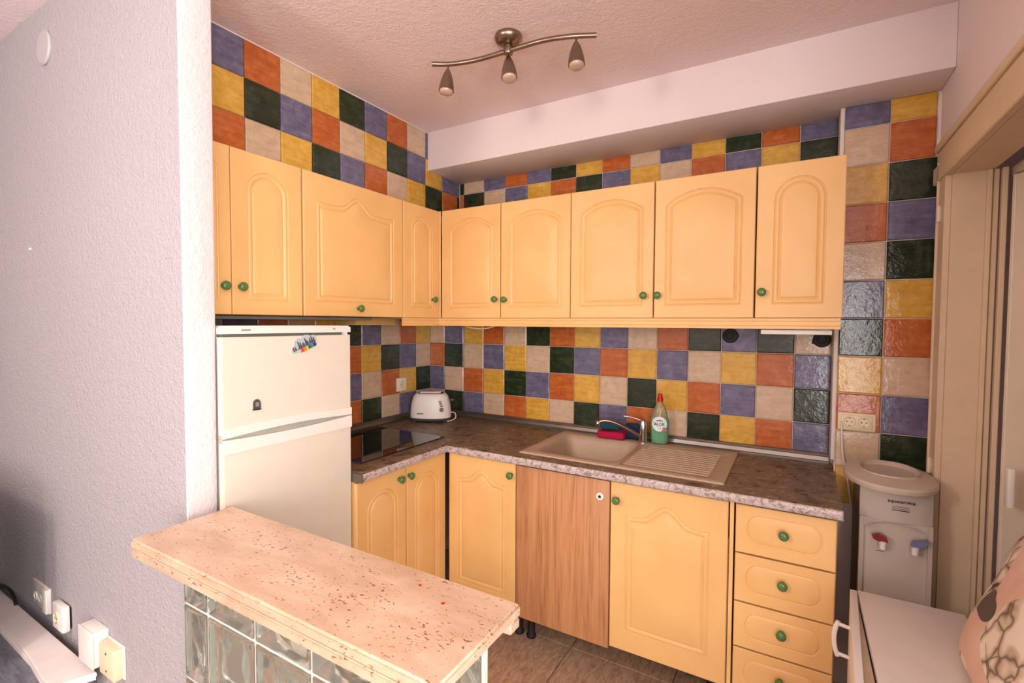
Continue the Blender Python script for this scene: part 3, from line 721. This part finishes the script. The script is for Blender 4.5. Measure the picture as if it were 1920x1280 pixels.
bx('lettering', (-.067, -.030, -.0815, -.078, .0545, .0585), M['black_print'], ts)
bm = bmesh.new(); tube(bm, spline([(.118, .01, .05), (.140, .0, .052), (.152, -.01, .040), (.150, -.014, .02), (.125, -.02, .006), (.10, -.03, .004)]), .0032, 8); finish('cord', bm, M['wire'], ts, smooth=True)

# ------------------------------------------------------------------ sockets and hooks
def schuko(parent, x, z, y=-.012, r=.019):
    bm = bmesh.new(); lathe(bm, [(r*1.1, y+.001), (r*1.08, y-.002), (r, y-.0032), (r*.93, y-.0030), (r*.88, y-.001), (r*.3, y-.0012)], 24, (x, 0, z), 'y'); so = finish('socket_well', bm, M['cream'], parent, smooth=40)
    for s_ in (-1, 1):
        bm = bmesh.new(); lathe(bm, [(.0024, y-.0022), (.0024, y-.001)], 10, (x+s_*.0085, 0, z), 'y'); finish('pin_hole', bm, M['black'], so)
        bx('earth_clip', (x-.0025, x+.0025, y-.003, y-.0005, z+s_*r*.80-.0015, z+s_*r*.80+.0015), M['darkgrey'], so)
ds = thing('double_socket', 'cream double wall socket on the tiled pilaster above the water cooler', 'socket', (2.294, PIL_Y-.002, 1.092))
bx('frame', (-.063, .063, -.010, .004, -.036, .036), M['cream'], ds, .006); bx('plate', (-.051, .051, -.0135, -.008, -.026, .026), M['cream'], ds, .003)
schuko(ds, -.024, 0, -.0135); schuko(ds, .024, 0, -.0135)
ss = thing('wall_socket', 'white single socket on the tiles left of the toaster', 'socket', (.0075, -.284, 1.103), PI/2)
bx('frame', (-.041, .041, -.010, .001, -.041, .041), M['white'], ss, .004); schuko(ss, 0, 0, -.010, .021)
bm = bmesh.new(); tube(bm, spline([(2.244, -.137, 1.09), (2.247, -.134, 1.03), (2.250, -.134, .97), (2.258, -.134, .92), (2.27, -.136, .86), (2.30, -.136, .6), (2.31, -.136, .3)]), .0042, 8)
tag(finish('power_cable', bm, M['wire'], smooth=True), 'cream cable hanging from the double socket behind the water cooler', 'cable')
for x, z, lab in ((1.812, 1.425, 'round black wall hook on a blue tile under the wall cabinets'), (2.174, 1.415, 'round black wall hook on a beige tile beside the pilaster')):
    hk = thing('wall_hook', lab, 'hook', (x, -.0075, z), 0, 'black hooks under the wall cabinets')
    bm = bmesh.new(); lathe(bm, [(.033, 0), (.034, -.003), (.030, -.008), (.018, -.009), (.016, -.006), (.001, -.005)], 28, (0, 0, 0), 'y'); finish('disc', bm, M['black'], hk, smooth=35)
    s_ = 1 if x < 2 else -1
    bx('tab', (s_*.030-.007, s_*.030+.007, -.008, -.001, -.007-(.012 if s_ < 0 else 0), .007-(.012 if s_ < 0 else 0)), M['black'], hk, .002)

# ------------------------------------------------------------------ fridge (rotated like the left run: front looks to +x)
fr = thing('fridge', 'white two-door fridge freezer behind the partition end', 'fridge', (.575, -1.4155, 0), PI/2)
W2 = .2485; WB = .2345
bx('cabinet_body', (-WB, W2-.002, .052, .560, .02, 1.440), M['fridge'], fr, .004)
bm = bmesh.new(); prism(bm, [(-W2, 0), (W2, 0), (W2, .565), (-WB, .565), (-WB, .0245), (-W2, .0245)], 1.441, 1.466)
bmesh.ops.bevel(bm, geom=[e for e in bm.edges if all(v.co.z > 1.465 for v in e.verts)], offset=.005, segments=3, affect='EDGES'); tp_ = finish('top_panel', bm, M['fridge_trim'], fr, smooth=35)
bx('lettering', (-.185, -.155, -.0008, .001, 1.451, 1.4555), M['grey_print'], tp_); bx('lettering', (.165, .175, -.0008, .001, 1.452, 1.456), M['grey_print'], tp_)
bx('gasket', (-WB+.002, W2-.01, .0245, .052, .06, 1.439), M['gasket'], fr)
bx('hinge', (W2-.025, W2-.012, .004, .022, 1.430, 1.441), M['fridge_trim'], fr)
def lens(x): return math.sin(PI*min(1, max(0, (x+W2+.015)/(2*W2+.015))))
def fr_door(zb, zt, bow_b, bow_t):
    bm = bmesh.new(); n_ = 24; pts = []
    for i in range(n_+1): t = i/n_; x = -W2+.001+(2*W2-.002)*t; pts.append((x, zb+bow_b*lens(x)))
    for i in range(n_+1): t = i/n_; x = W2-.001-(2*W2-.002)*t; pts.append((x, zt-bow_t*lens(x)))
    prism(bm, pts, 0, .024, 'y'); bmesh.ops.bevel(bm, geom=[e for e in bm.edges if all(v.co.y < .001 for v in e.verts)], offset=.003, segments=2, affect='EDGES')
    return bm
d = finish('door', fr_door(1.119, 1.431, .010, 0), M['fridge'], fr, smooth=35)
bm = bmesh.new(); n_ = 24
def band(z0, z1, b0, b1, y0=-.004, y1=.001):
    bm = bmesh.new(); pts = []
    for i in range(n_+1): t = i/n_; x = -W2+.0005+(2*W2-.001)*t; pts.append((x, z0+b0*lens(x)))
    for i in range(n_+1): t = i/n_; x = W2-.0005-(2*W2-.001)*t; pts.append((x, z1+b1*lens(x)))
    prism(bm, pts, y0, y1, 'y'); return bm
finish('handle_strip', band(1.1185, 1.146, .010, .010), M['fridge_trim'], d)
d = finish('door', fr_door(.07, 1.115, 0, .008), M['fridge'], fr, smooth=35)
finish('handle_strip', band(1.070, 1.1155, -.0, -.008), M['fridge_trim'], d)
finish('recess', band(1.105, 1.128, -.006, .008, .004, .022), M['recess'], fr)
for x in (-.19, .19):
    bm = bmesh.new(); lathe(bm, [(.018, 0), (.02, .02)], 12, (x, .12, 0)); finish('foot', bm, M['black'], fr)
# magnets
mg = thing('fridge_magnet', 'cloud-shaped souvenir magnet with a coloured base on the freezer door', 'magnet', (.5745, -1.376, 1.401), PI/2)
mg.rotation_euler = (0, 0, PI/2)
tl = .38
def rot2(x, z): return (x*math.cos(tl)-z*math.sin(tl), x*math.sin(tl)+z*math.cos(tl))
def mpoly(name, pts, mat, y0, y1, par):
    bm = bmesh.new(); prism(bm, [rot2(*p) for p in pts], y0, y1, 'y'); return finish(name, bm, mat, par)
cl = [(-.052, -.014), (-.056, -.002), (-.048, .008), (-.040, .012), (-.034, .024), (-.018, .030), (-.004, .024), (.010, .031), (.026, .026), (.034, .018), (.046, .018), (.054, .008), (.050, -.004), (.046, -.020), (-.020, -.024), (-.036, -.018)]
pb = mpoly('plate', cl, M['m_wh'], -.004, .0, mg)
for i, (k, x0) in enumerate((('m_red', -.022), ('m_or', -.011), ('m_ye', -.001), ('m_gr', .009), ('m_bl', .020), ('m_na', .032))): mpoly('colour_block', [(x0, -.023), (x0+.0115, -.0225), (x0+.0115, -.009), (x0, -.010)], M[k], -.0055, -.004, pb)
mpoly('sea_print', [(-.034, -.009), (.046, -.008), (.040, .004), (-.02, .003)], M['m_bl'], -.005, -.004, pb)
for x0, h_ in ((-.050, .012), (-.042, .010), (-.026, .024), (-.019, .018), (-.008, .014), (.004, .024), (.009, .014), (.022, .018), (.030, .021), (.038, .014)): mpoly('skyline_print', [(x0, -.008), (x0+.006, -.008), (x0+.004, -.004+h_), (x0+.001, -.006+h_)], M['m_br'], -.0058, -.004, pb)
mg2 = thing('fridge_magnet', 'small dark arch-shaped magnet low on the freezer door', 'magnet', (.5745, -1.555, 1.212), PI/2)
bm = bmesh.new(); prism(bm, [(-.012, -.015)]+[(.012*math.cos(a), .002+.015*math.sin(a)) for a in [PI*(1-i/10) for i in range(11)]]+[(.012, -.015)], -.006, 0, 'y'); pl = finish('plaque', bm, M['darkgrey'], mg2)
bx('picture', (-.006, .006, -.0068, -.006, -.006, .008), M['grey_print'], pl); bx('foot_strip', (-.013, .013, -.007, 0, -.0175, -.0145), M['black'], pl)

# ------------------------------------------------------------------ travertine bar and glass blocks
BYF, BYB = -1.772, -1.690
br = thing('bar_counter', 'beige pitted travertine bar top on the glass block wall', 'counter', (1.105, -1.78, .916))
def stone(name, x0, x1, y0, y1, z0, z1, bev):
    bm = bmesh.new(); box(bm, x0-1.105, x1-1.105, y0+1.78, y1+1.78, z0-.916, z1-.916)
    bmesh.ops.subdivide_edges(bm, edges=[e for e in bm.edges if e.calc_length() > .5], cuts=14)
    bmesh.ops.bevel(bm, geom=[e for e in bm.edges if len(e.link_faces) == 2 and e.calc_face_angle(0) > .5], offset=bev, segments=3, affect='EDGES')
    return finish(name, bm, M['travertine'], br, smooth=40)
stone('slab', .602, 1.615, -1.918, -1.652, .8905, .916, .005)
stone('front_strip', .604, 1.613, -1.917, -1.870, .867, .890, .003)
stone('rear_strip', .604, 1.613, -1.690+.0, -1.654, .868, .890, .003)
stone('core', .606, 1.58, -1.869, -1.691, .874, .8902, .001)
bm = bmesh.new(); prism(bm, [(.370, .046), (.375, .043), (.379, .047), (.377, .052), (.372, .051)], .0001, .0004); s1 = finish('red_stain', bm, M['red'], br)
bm = bmesh.new(); prism(bm, [(.285, .075), (.290, .072), (.295, .074), (.292, .079), (.287, .079)], .0001, .0004); finish('red_stain', bm, M['red'], br)

gw = struct(thing('wall_glass_block', '', '', (0, 0, 0)))
for k_ in ('label', 'category'): del gw[k_]
PX, PZ = .2215, .2215; JX = .679; JZ = .660
xs = [PART_X+.001, JX-.0, JX+PX, JX+2*PX, JX+3*PX, 1.556]
zs = [0, JZ-2*PZ, JZ-PZ, JZ, .866]
bm = bmesh.new(); g = .005
for x in xs[1:-1]: box(bm, x-g, x+g, BYF+.004, BYB-.004, 0, .866)
for z in zs[1:-1]:
    for xa, xb in zip(xs, xs[1:]): box(bm, xa+g, xb-g, BYF+.004, BYB-.004, z-g, z+g)
box(bm, xs[-1]-.004, xs[-1]+.004, BYB-.012, BYB-.001, 0, .866)
finish('mortar_joint', bm, M['mortar'], gw)
def glass_block(x0, x1, z0, z1, seed):
    bm = bmesh.new(); w_, h_ = x1-x0, z1-z0; D = (BYB-BYF)/2; rnd = random.Random(seed); ph = [rnd.uniform(0, 6) for _ in range(4)]
    n_ = 14; rim = .016
    def hgt(u, v):
        e_ = min(u, 1-u)*w_; f_ = min(v, 1-v)*h_; d = min(e_, f_)
        if d < rim*.6: return D
        if d < rim: return D-.010
        t = min(1, (d-rim)/.02)
        a = math.sin(7*(u*1.2+v*.9)+ph[0]+1.6*math.sin(5*v+ph[1]))
        return D-.010+t*.007*a
    us = sorted(set([0, rim*.55/w_, rim*.95/w_]+[rim*1.05/w_+(1-2*rim*1.05/w_)*i/n_ for i in range(n_+1)]+[1-rim*.95/w_, 1-rim*.55/w_, 1]))
    vs = sorted(set([0, rim*.55/h_, rim*.95/h_]+[rim*1.05/h_+(1-2*rim*1.05/h_)*i/n_ for i in range(n_+1)]+[1-rim*.95/h_, 1-rim*.55/h_, 1]))
    G = {}
    for s_ in (-1, 1):
        for i, u_ in enumerate(us):
            for j, v_ in enumerate(vs): G[s_, i, j] = bm.verts.new((x0+u_*w_, (BYF+BYB)/2+s_*hgt(u_, v_), z0+v_*h_))
        for i in range(len(us)-1):
            for j in range(len(vs)-1): bm.faces.new((G[s_, i, j], G[s_, i+1, j], G[s_, i+1, j+1], G[s_, i, j+1]))
    nu, nv = len(us)-1, len(vs)-1
    for i in range(nu):
        for j in (0, nv): bm.faces.new((G[-1, i, j], G[-1, i+1, j], G[1, i+1, j], G[1, i, j]))
    for j in range(nv):
        for i in (0, nu): bm.faces.new((G[-1, i, j], G[-1, i, j+1], G[1, i, j+1], G[1, i, j]))
    bmesh.ops.recalc_face_normals(bm, faces=bm.faces)
    return bm
sd = 0
for xa, xb in zip(xs, xs[1:]):
    for za, zb in zip(zs, zs[1:]):
        sd += 1
        if zb < .3: pass
        finish('glass_block', glass_block(xa+g+.0005, xb-g-.0005 if xb != xs[-1] else xb-.003, za+g+.0005, zb-g-.0005, sd), M['glass'], gw, smooth=60)

# ------------------------------------------------------------------ ceiling lamp
lp = thing('ceiling_spotlight', 'satin nickel wavy spotlight bar with three spots on the ceiling', 'ceiling lamp', (1.12, -.887, Z_CEIL))
bm = bmesh.new(); lathe(bm, [(.050, 0), (.052, -.006), (.052, -.014), (.044, -.026), (.030, -.031), (.001, -.032)], 28); finish('ceiling_rose', bm, M['nickel'], lp, smooth=40)
path = [(.811, -.958), (.863, -.926), (.926, -.905), (.995, -.893), (1.057, -.890), (1.12, -.888), (1.181, -.887), (1.248, -.884), (1.307, -.873), (1.378, -.849), (1.442, -.818)]
pts = spline([(x-1.12, y+.887, -.056) for x, y in path], 4)
bm = bmesh.new(); tube(bm, pts, .009, 12); finish('arm', bm, M['nickel'], lp, smooth=40)
bm = bmesh.new(); lathe(bm, [(.016, -.068), (.018, -.062), (.018, -.04), (.014, -.032)], 18); finish('arm_joint', bm, M['nickel'], lp, smooth=40)
def spot(x, y, tilt, tz):
    z0 = -.064
    bm = bmesh.new(); tube(bm, [(x, y, z0+.004), (x, y, z0-.012), (x+tilt[0]*.4, y+tilt[1]*.4, z0-.024)], .0035, 8); st = finish('stem', bm, M['nickel'], lp, smooth=True)
    bm = bmesh.new(); lathe(bm, [(.002, 0), (.006, -.004), (.013, -.020), (.019, -.042), (.0225, -.062), (.0235, -.074), (.0215, -.074), (.0205, -.062)], 24, cap=False)
    sp = finish('spot_shade', bm, M['nickel'], lp, (x, y, z0-.010), 60); sp.rotation_euler = tz; sp.scale = (1.3, 1.3, 1.22)
    bm = bmesh.new(); lathe(bm, [(.0205, -.060), (.021, -.072), (.0195, -.080), (.014, -.083), (.001, -.084)], 20); finish('bulb', bm, M['lens'], sp, smooth=60)
    bm = bmesh.new(); lathe(bm, [(.012, -.052), (.020, -.060)], 20); finish('reflector', bm, M['chrome'], sp, smooth=60)
for (px_, py_, rx_, ry_) in ((.865, -.925, -.10, .02), (1.12, -.887, -.14, -.14), (1.378, -.849, -.12, -.08)):
    spot(px_-1.12, py_+.887, (0, 0), (rx_, ry_, 0))

# ------------------------------------------------------------------ water cooler
wc = thing('water_cooler', 'grey-beige water cooler with a red and a blue tap beside the drawers', 'water cooler', (2.381, -.345, 0))
def ov(rx, ry, z, n_=40, e=2.2): return sup(rx, ry, z, n_, e)
CW = .098
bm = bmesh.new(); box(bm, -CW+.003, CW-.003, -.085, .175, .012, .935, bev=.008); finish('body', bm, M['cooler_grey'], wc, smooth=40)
bm = bmesh.new()
def front_prof(bul): return [(-CW, 0)]+[(-CW+2*CW*i/12, -bul*math.sin(PI*i/12)**.6) for i in range(1, 12)]+[(CW, 0)]
def shell(z0, z1, rec):
    bm = bmesh.new(); po = [(x, y-.095) for x, y in front_prof(.022)]+[(CW, -.075), (-CW, -.075)]
    prism(bm, po, z0, z1); return bm
finish('front_upper', shell(.822, .932, 0), M['cooler_front'], wc, smooth=35)
finish('front_lower', shell(.10, .40, 0), M['cooler_front'], wc, smooth=35)
bm = bmesh.new(); box(bm, -CW, -CW+.012, -.106, -.075, .40, .822); box(bm, CW-.012, CW, -.106, -.075, .40, .822); finish('side_rail', bm, M['cooler_front'], wc)
# recessed tap panel with arched top
bm = bmesh.new(); box(bm, -CW+.012, CW-.012, -.092, -.075, .40, .822); finish('tap_panel', bm, M['cooler'], wc)
bm = bmesh.new(); pts = [(-CW+.012, .822), (-CW+.012, .79)]+[(-CW+.012+(2*CW-.024)*i/12, .79+.026*math.sin(PI*i/12)**.5) for i in range(1, 12)]+[(CW-.012, .79), (CW-.012, .822)]
prism(bm, pts, -.108, -.088, 'y'); finish('arch', bm, M['cooler_front'], wc)
bm = bmesh.new()
lv = [ov(.118, .165, .932), ov(.130, .185, .938), ov(.132, .188, .950), ov(.128, .183, .957), ov(.085, .115, .972), ov(.084, .113, .976), ov(.080, .108, .974), ov(.076, .100, .962), ov(.04, .05, .958)]
V = [[bm.verts.new(p) for p in L] for L in lv]
for a, b in zip(V, V[1:]):
    for i in range(len(a)): bm.faces.new((a[i], a[(i+1) % len(a)], b[(i+1) % len(a)], b[i]))
bm.faces.new(V[0]); bm.faces.new(V[-1]); bmesh.ops.recalc_face_normals(bm, faces=bm.faces); finish('lid', bm, M['cooler'], wc, (-.010, -.01, 0), 40)
for x, m_, lab, tx in ((-.035, M['red_dark'], 'red lever tap', -.030), (.050, M['blue_tap'], 'pale blue lever tap', .022)):
    bm = bmesh.new(); lathe(bm, [(.009, .728), (.0095, .742), (.012, .752), (.0135, .756)], 16, (x, -.125, 0)); box(bm, x-.008, x+.008, -.125, -.092, .744, .756, bev=.002)
    t_ = finish('tap', bm, M['white'], wc, smooth=40); t_['label'] = lab
    bm = bmesh.new(); prism(bm, [(x-.012, .754), (x+.014, .754), (x+.010, .768), (x-.009, .776), (x-.030, .768), (x-.027, .760)] if tx < 0 else [(x-.012, .754), (x+.013, .755), (x+.034, .774), (x+.032, .782), (x-.004, .771)], -.136, -.112, 'y'); finish('lever', bm, m_, t_, smooth=30)
text('lettering', 'aquaservice', .0155, M['black_print'], wc, (.012, -.1175, .893), (PI/2, 0, 0), bold=.0003)
for k in range(3): bx('lettering', (-.012, .034, -.1178, -.1166, .874-.006*k, .8765-.006*k), M['grey_print'] if k < 2 else M['black_print'], wc)
bx('scribble', (-.05, -.025, -.0928, -.0918, .706, .7075), M['black_print'], wc)
bx('base_foot', (-CW+.004, CW-.004, -.098, .17, 0, .012), M['black'], wc)

# ------------------------------------------------------------------ white cabinet in front of the cooler
cb = thing('side_cabinet', 'low white cabinet with its door ajar in front of the water cooler', 'cabinet', (2.264, -.652, 0))
bx('top', (0, .252, -1.0, 0, .632, .65), M['white_lacq'], cb, .0015)
bm = bmesh.new(); box(bm, .004, .022, -.998, -.004, .05, .6315); box(bm, .232, .25, -.998, -.004, .05, .6315); box(bm, .022, .232, -.02, -.004, .05, .6315); box(bm, .022, .232, -.998, -.98, .05, .6315); box(bm, .01, .245, -.99, -.01, 0, .05)
finish('carcass', bm, M['white_lacq'], cb)
dd = bx('door', (-.018, -.0, -.62, -.0, .06, .648), M['white_lacq'], cb, .0015, (-.002, -.001, 0)); dd.rotation_euler = (0, 0, -.058)
bm = bmesh.new(); wd_ = bmesh.new(); prism(wd_, [(.0005, -.004), (.0005, -.618), (.034, -.618)], .06, .628); finish('gap_filler', wd_, M['gap_fill'], dd)  # wedge added behind the ajar door so the dark gap reads light
bm = bmesh.new(); hp = [(-.02, -.13, .555), (-.045, -.13, .562), (-.052, -.16, .562), (-.052, -.21, .562), (-.045, -.235, .562), (-.02, -.235, .555)]
tube(bm, [(-.016, -.112, .58), (-.050, -.114, .585)], .0055, 8); tube(bm, [(-.016, -.112, .49), (-.050, -.114, .495)], .0055, 8)
pts = spline([(-.047, -.114, .592), (-.054, -.114, .57), (-.057, -.114, .54), (-.054, -.114, .51), (-.047, -.114, .487)])
tube(bm, pts, .0065, 8); finish('handle', bm, M['white'], dd, smooth=40)

# cushion lying against the doorway on the cabinet
cu = thing('cushion', 'pink printed cotton cushion leaning on the white cabinet', 'cushion', (2.455, -.88, .652))
A_ = Vector((.52, 0, .854)).normalized(); 
def cush(s_, t_, side):   # s up the slope, t along -y
    e = 4*s_*(1-s_)*4*t_*(1-t_); puff = .075*max(0, e)**.42
    nrm = Vector((-A_.z, 0, A_.x))
    pin = 1-.06*math.sin(PI*s_)*abs(2*t_-1)
    p = A_*(.46*s_) + Vector((0, -.46*((t_-.5)*pin+.5), 0)) + nrm*puff*side
    p.y += .193*s_
    p += nrm*.004*math.sin(9*s_+5*t_)*side
    return p
def cush_mesh(n_=22):
    bm = bmesh.new(); G = {}
    for sd_ in (1, -1):
        for i in range(n_+1):
            for j in range(n_+1):
                if sd_ == -1 and (i in (0, n_) or j in (0, n_)): G[sd_, i, j] = G[1, i, j]; continue
                G[sd_, i, j] = bm.verts.new(cush(i/n_, j/n_, sd_ if sd_ == 1 else -.3))
        for i in range(n_):
            for j in range(n_): bm.faces.new((G[sd_, i, j], G[sd_, i+1, j], G[sd_, i+1, j+1], G[sd_, i, j+1]))
    bmesh.ops.recalc_face_normals(bm, faces=bm.faces); return bm
cv = finish('cover', cush_mesh(), M['cotton'], cu, smooth=70)
def decal(name, poly, mat, d=.002):
    bm = bmesh.new(); vs_ = []
    n_ = Vector((-A_.z, 0, A_.x))
    for s_, t_ in poly: vs_.append(bm.verts.new(cush(s_+.02, t_+.14, 1)+n_*d))
    f = bm.faces.new(vs_); r = bmesh.ops.triangulate(bm, faces=[f]); 
    return finish(name, bm, mat, cv)
decal('leaf_print', [(p.x, p.y) for p in spline([(.262, .038, 0), (.316, .050, 0), (.375, .110, 0), (.412, .180, 0), (.385, .215, 0), (.368, .270, 0), (.325, .285, 0), (.280, .25, 0), (.255, .178, 0), (.262, .038, 0)], 5)[:-1]], M['leaf_print'])
def twig(pts, w_):
    L = [(a+w_, b) for a, b in pts]+[(a-w_, b+w_*.4) for a, b in pts[::-1]]; decal('twig_print', L, M['twig_print'], .003)
twig([(.285, .03), (.335, .052), (.377, .080), (.41, .11), (.443, .16)], .008); twig([(.575, .012), (.62, .03), (.66, .06), (.70, .10)], .008)
twig([(.217, .34), (.17, .40), (.14, .44), (.11, .482)], .003)

# ------------------------------------------------------------------ left wall of the living side: bench, plates, disc
bn = thing('tv_bench', 'low white bench with a grey wood-effect top along the shade-toned stuccoed wall', 'bench', (-.7, -1.78, 0))
bm = bmesh.new(); edge = [(-1.6, -.11), (-1.0, -.10), (-.47, -.118), (-.13, -.112), (.02, -.108), (.16, -.105), (.41, -.103), (.61, -.122), (.668, -.094), (.692, -.012), (.690, -.002), (-1.6, -.002)]
edge = [(-1.6, -.12), (-.6, -.105), (.02, -.096), (.16, -.090), (.41, -.104), (.56, -.118), (.645, -.118), (.692, -.010), (-1.6, -.004)]
prism(bm, edge, .236, .25); bmesh.ops.bevel(bm, geom=[e for e in bm.edges if all(v.co.z > .2499 for v in e.verts)], offset=.002, segments=1, affect='EDGES')
finish('raised_shelf', bm, M['white_lacq'], bn)
bm = bmesh.new(); prism(bm, [(-1.6, -.12), (-.6, -.105), (.02, -.096), (.40, -.104), (.55, -.118), (.635, -.118), (.684, -.010), (-1.6, -.004)], .220, .235); finish('shelf_layer', bm, M['white_lacq'], bn)
bx('grey_top', (-1.6, .66, -.55, -.004, .19, .219), M['grey_wood'], bn, .002)
bm = bmesh.new(); box(bm, -1.58, -1.56, -.53, -.02, 0, .19); box(bm, .62, .64, -.53, -.02, 0, .19); box(bm, -.5, -.48, -.53, -.02, 0, .19); finish('bench_side', bm, M['white_lacq'], bn)
bm = bmesh.new(); tube(bm, spline([(-1.25, -1.87, .256), (-1.1, -1.83, .275), (-1.0, -1.80, .29), (-.90, -1.79, .29), (-.84, -1.79, .27), (-.80, -1.795, .256)]), .006, 8)
tube(bm, spline([(-1.25, -1.89, .256), (-1.08, -1.82, .262), (-.98, -1.80, .282), (-.92, -1.79, .292)]), .005, 8)
tag(finish('cable_loop', bm, M['black'], smooth=True), 'black cable looping on the low white bench', 'cable')
tv = thing('television', 'dark flat television standing on the bench at the left picture edge', 'television', (-.80, -1.98, .219))
bm = bmesh.new(); box(bm, -.47, .47, -.018, .018, .06, .62, bev=.005); finish('screen_housing', bm, M['black'], tv, smooth=40)
bx('screen', (-.455, .455, -.0195, -.0185, .08, .605), M['hob'], tv); bx('stand', (-.15, .15, -.08, .08, 0, .012), M['black'], tv, .003); bx('neck', (-.04, .04, -.012, .012, .012, .07), M['black'], tv)
tv.location.x = -.82
PY = PART_Y0
def plate(name, label, cat, x, z, w_=.085, h_=.085):
    return thing(name, label, cat, (x, PY, z), 0)
o = plate('switch_plate', 'white antenna plate, leftmost of the plates low on the wall', 'switch plate', -.61, .335)
bx('plate', (-.090, .090, -.010, -.0005, -.052, .052), M['white'], o, .003)
for x in (-.05, .0): 
    bm = bmesh.new(); lathe(bm, [(.018, -.010), (.018, -.014), (.012, -.014), (.011, -.009)], 18, (x, 0, -.012), 'y'); finish('port', bm, M['white'], o, smooth=40)
bx('end_cap', (.045, .088, -.020, -.009, -.05, .05), M['white'], o, .004)
o = plate('wall_socket', 'white socket hanging loose from the wall above the bench', 'socket', -.365, .33)
bx('frame', (-.050, .048, -.030, -.006, -.050, .050), M['white'], o, .004); schuko(o, -.005, -.002, -.031, .022); bx('gap', (-.046, .046, -.007, -.0005, -.040, .040), M['black'], o)
o = plate('phone_box', 'white raised junction box on the wall, upper left of the ivory socket', 'junction box', -.05, .335)
bx('box', (-.058, .058, -.045, -.0005, -.062, .062), M['white'], o, .003); bx('cover', (-.060, .060, -.049, -.0452, -.064, .064), M['white'], o, .0015)
o = plate('ivory_socket', 'ivory surface-mounted box on the wall nearest the bar', 'socket', .073, .315)
bx('box', (-.055, .055, -.034, -.0005, -.053, .053), M['cream'], o, .004)
bx('base_plate', (-.060, .062, -.006, -.0005, -.058, .058), M['white'], o, .002)
for z in (-.03, .03):
    bm = bmesh.new(); lathe(bm, [(.004, -.034), (.004, -.0355), (.001, -.0355)], 10, (0, 0, z), 'y'); finish('screw', bm, M['darkgrey'], o)
o = thing('wall_cover', 'round blank cover high on the shade-toned stuccoed wall', 'cover', (-.405, PY, 2.512))
bm = bmesh.new(); lathe(bm, [(.062, -.0005), (.063, -.006), (.058, -.011), (.001, -.013)], 32, (0, 0, 0), 'y'); finish('disc', bm, M['cover_shaded'], o, smooth=40)
bm = bmesh.new(); lathe(bm, [(.004, -.0005), (.006, -.006), (.001, -.010)], 10, (-.617, PY, 1.77), 'y'); tag(finish('wall_plug', bm, M['white'], smooth=True), 'tiny white plug in the shade-toned stuccoed wall at mid height', 'wall plug')
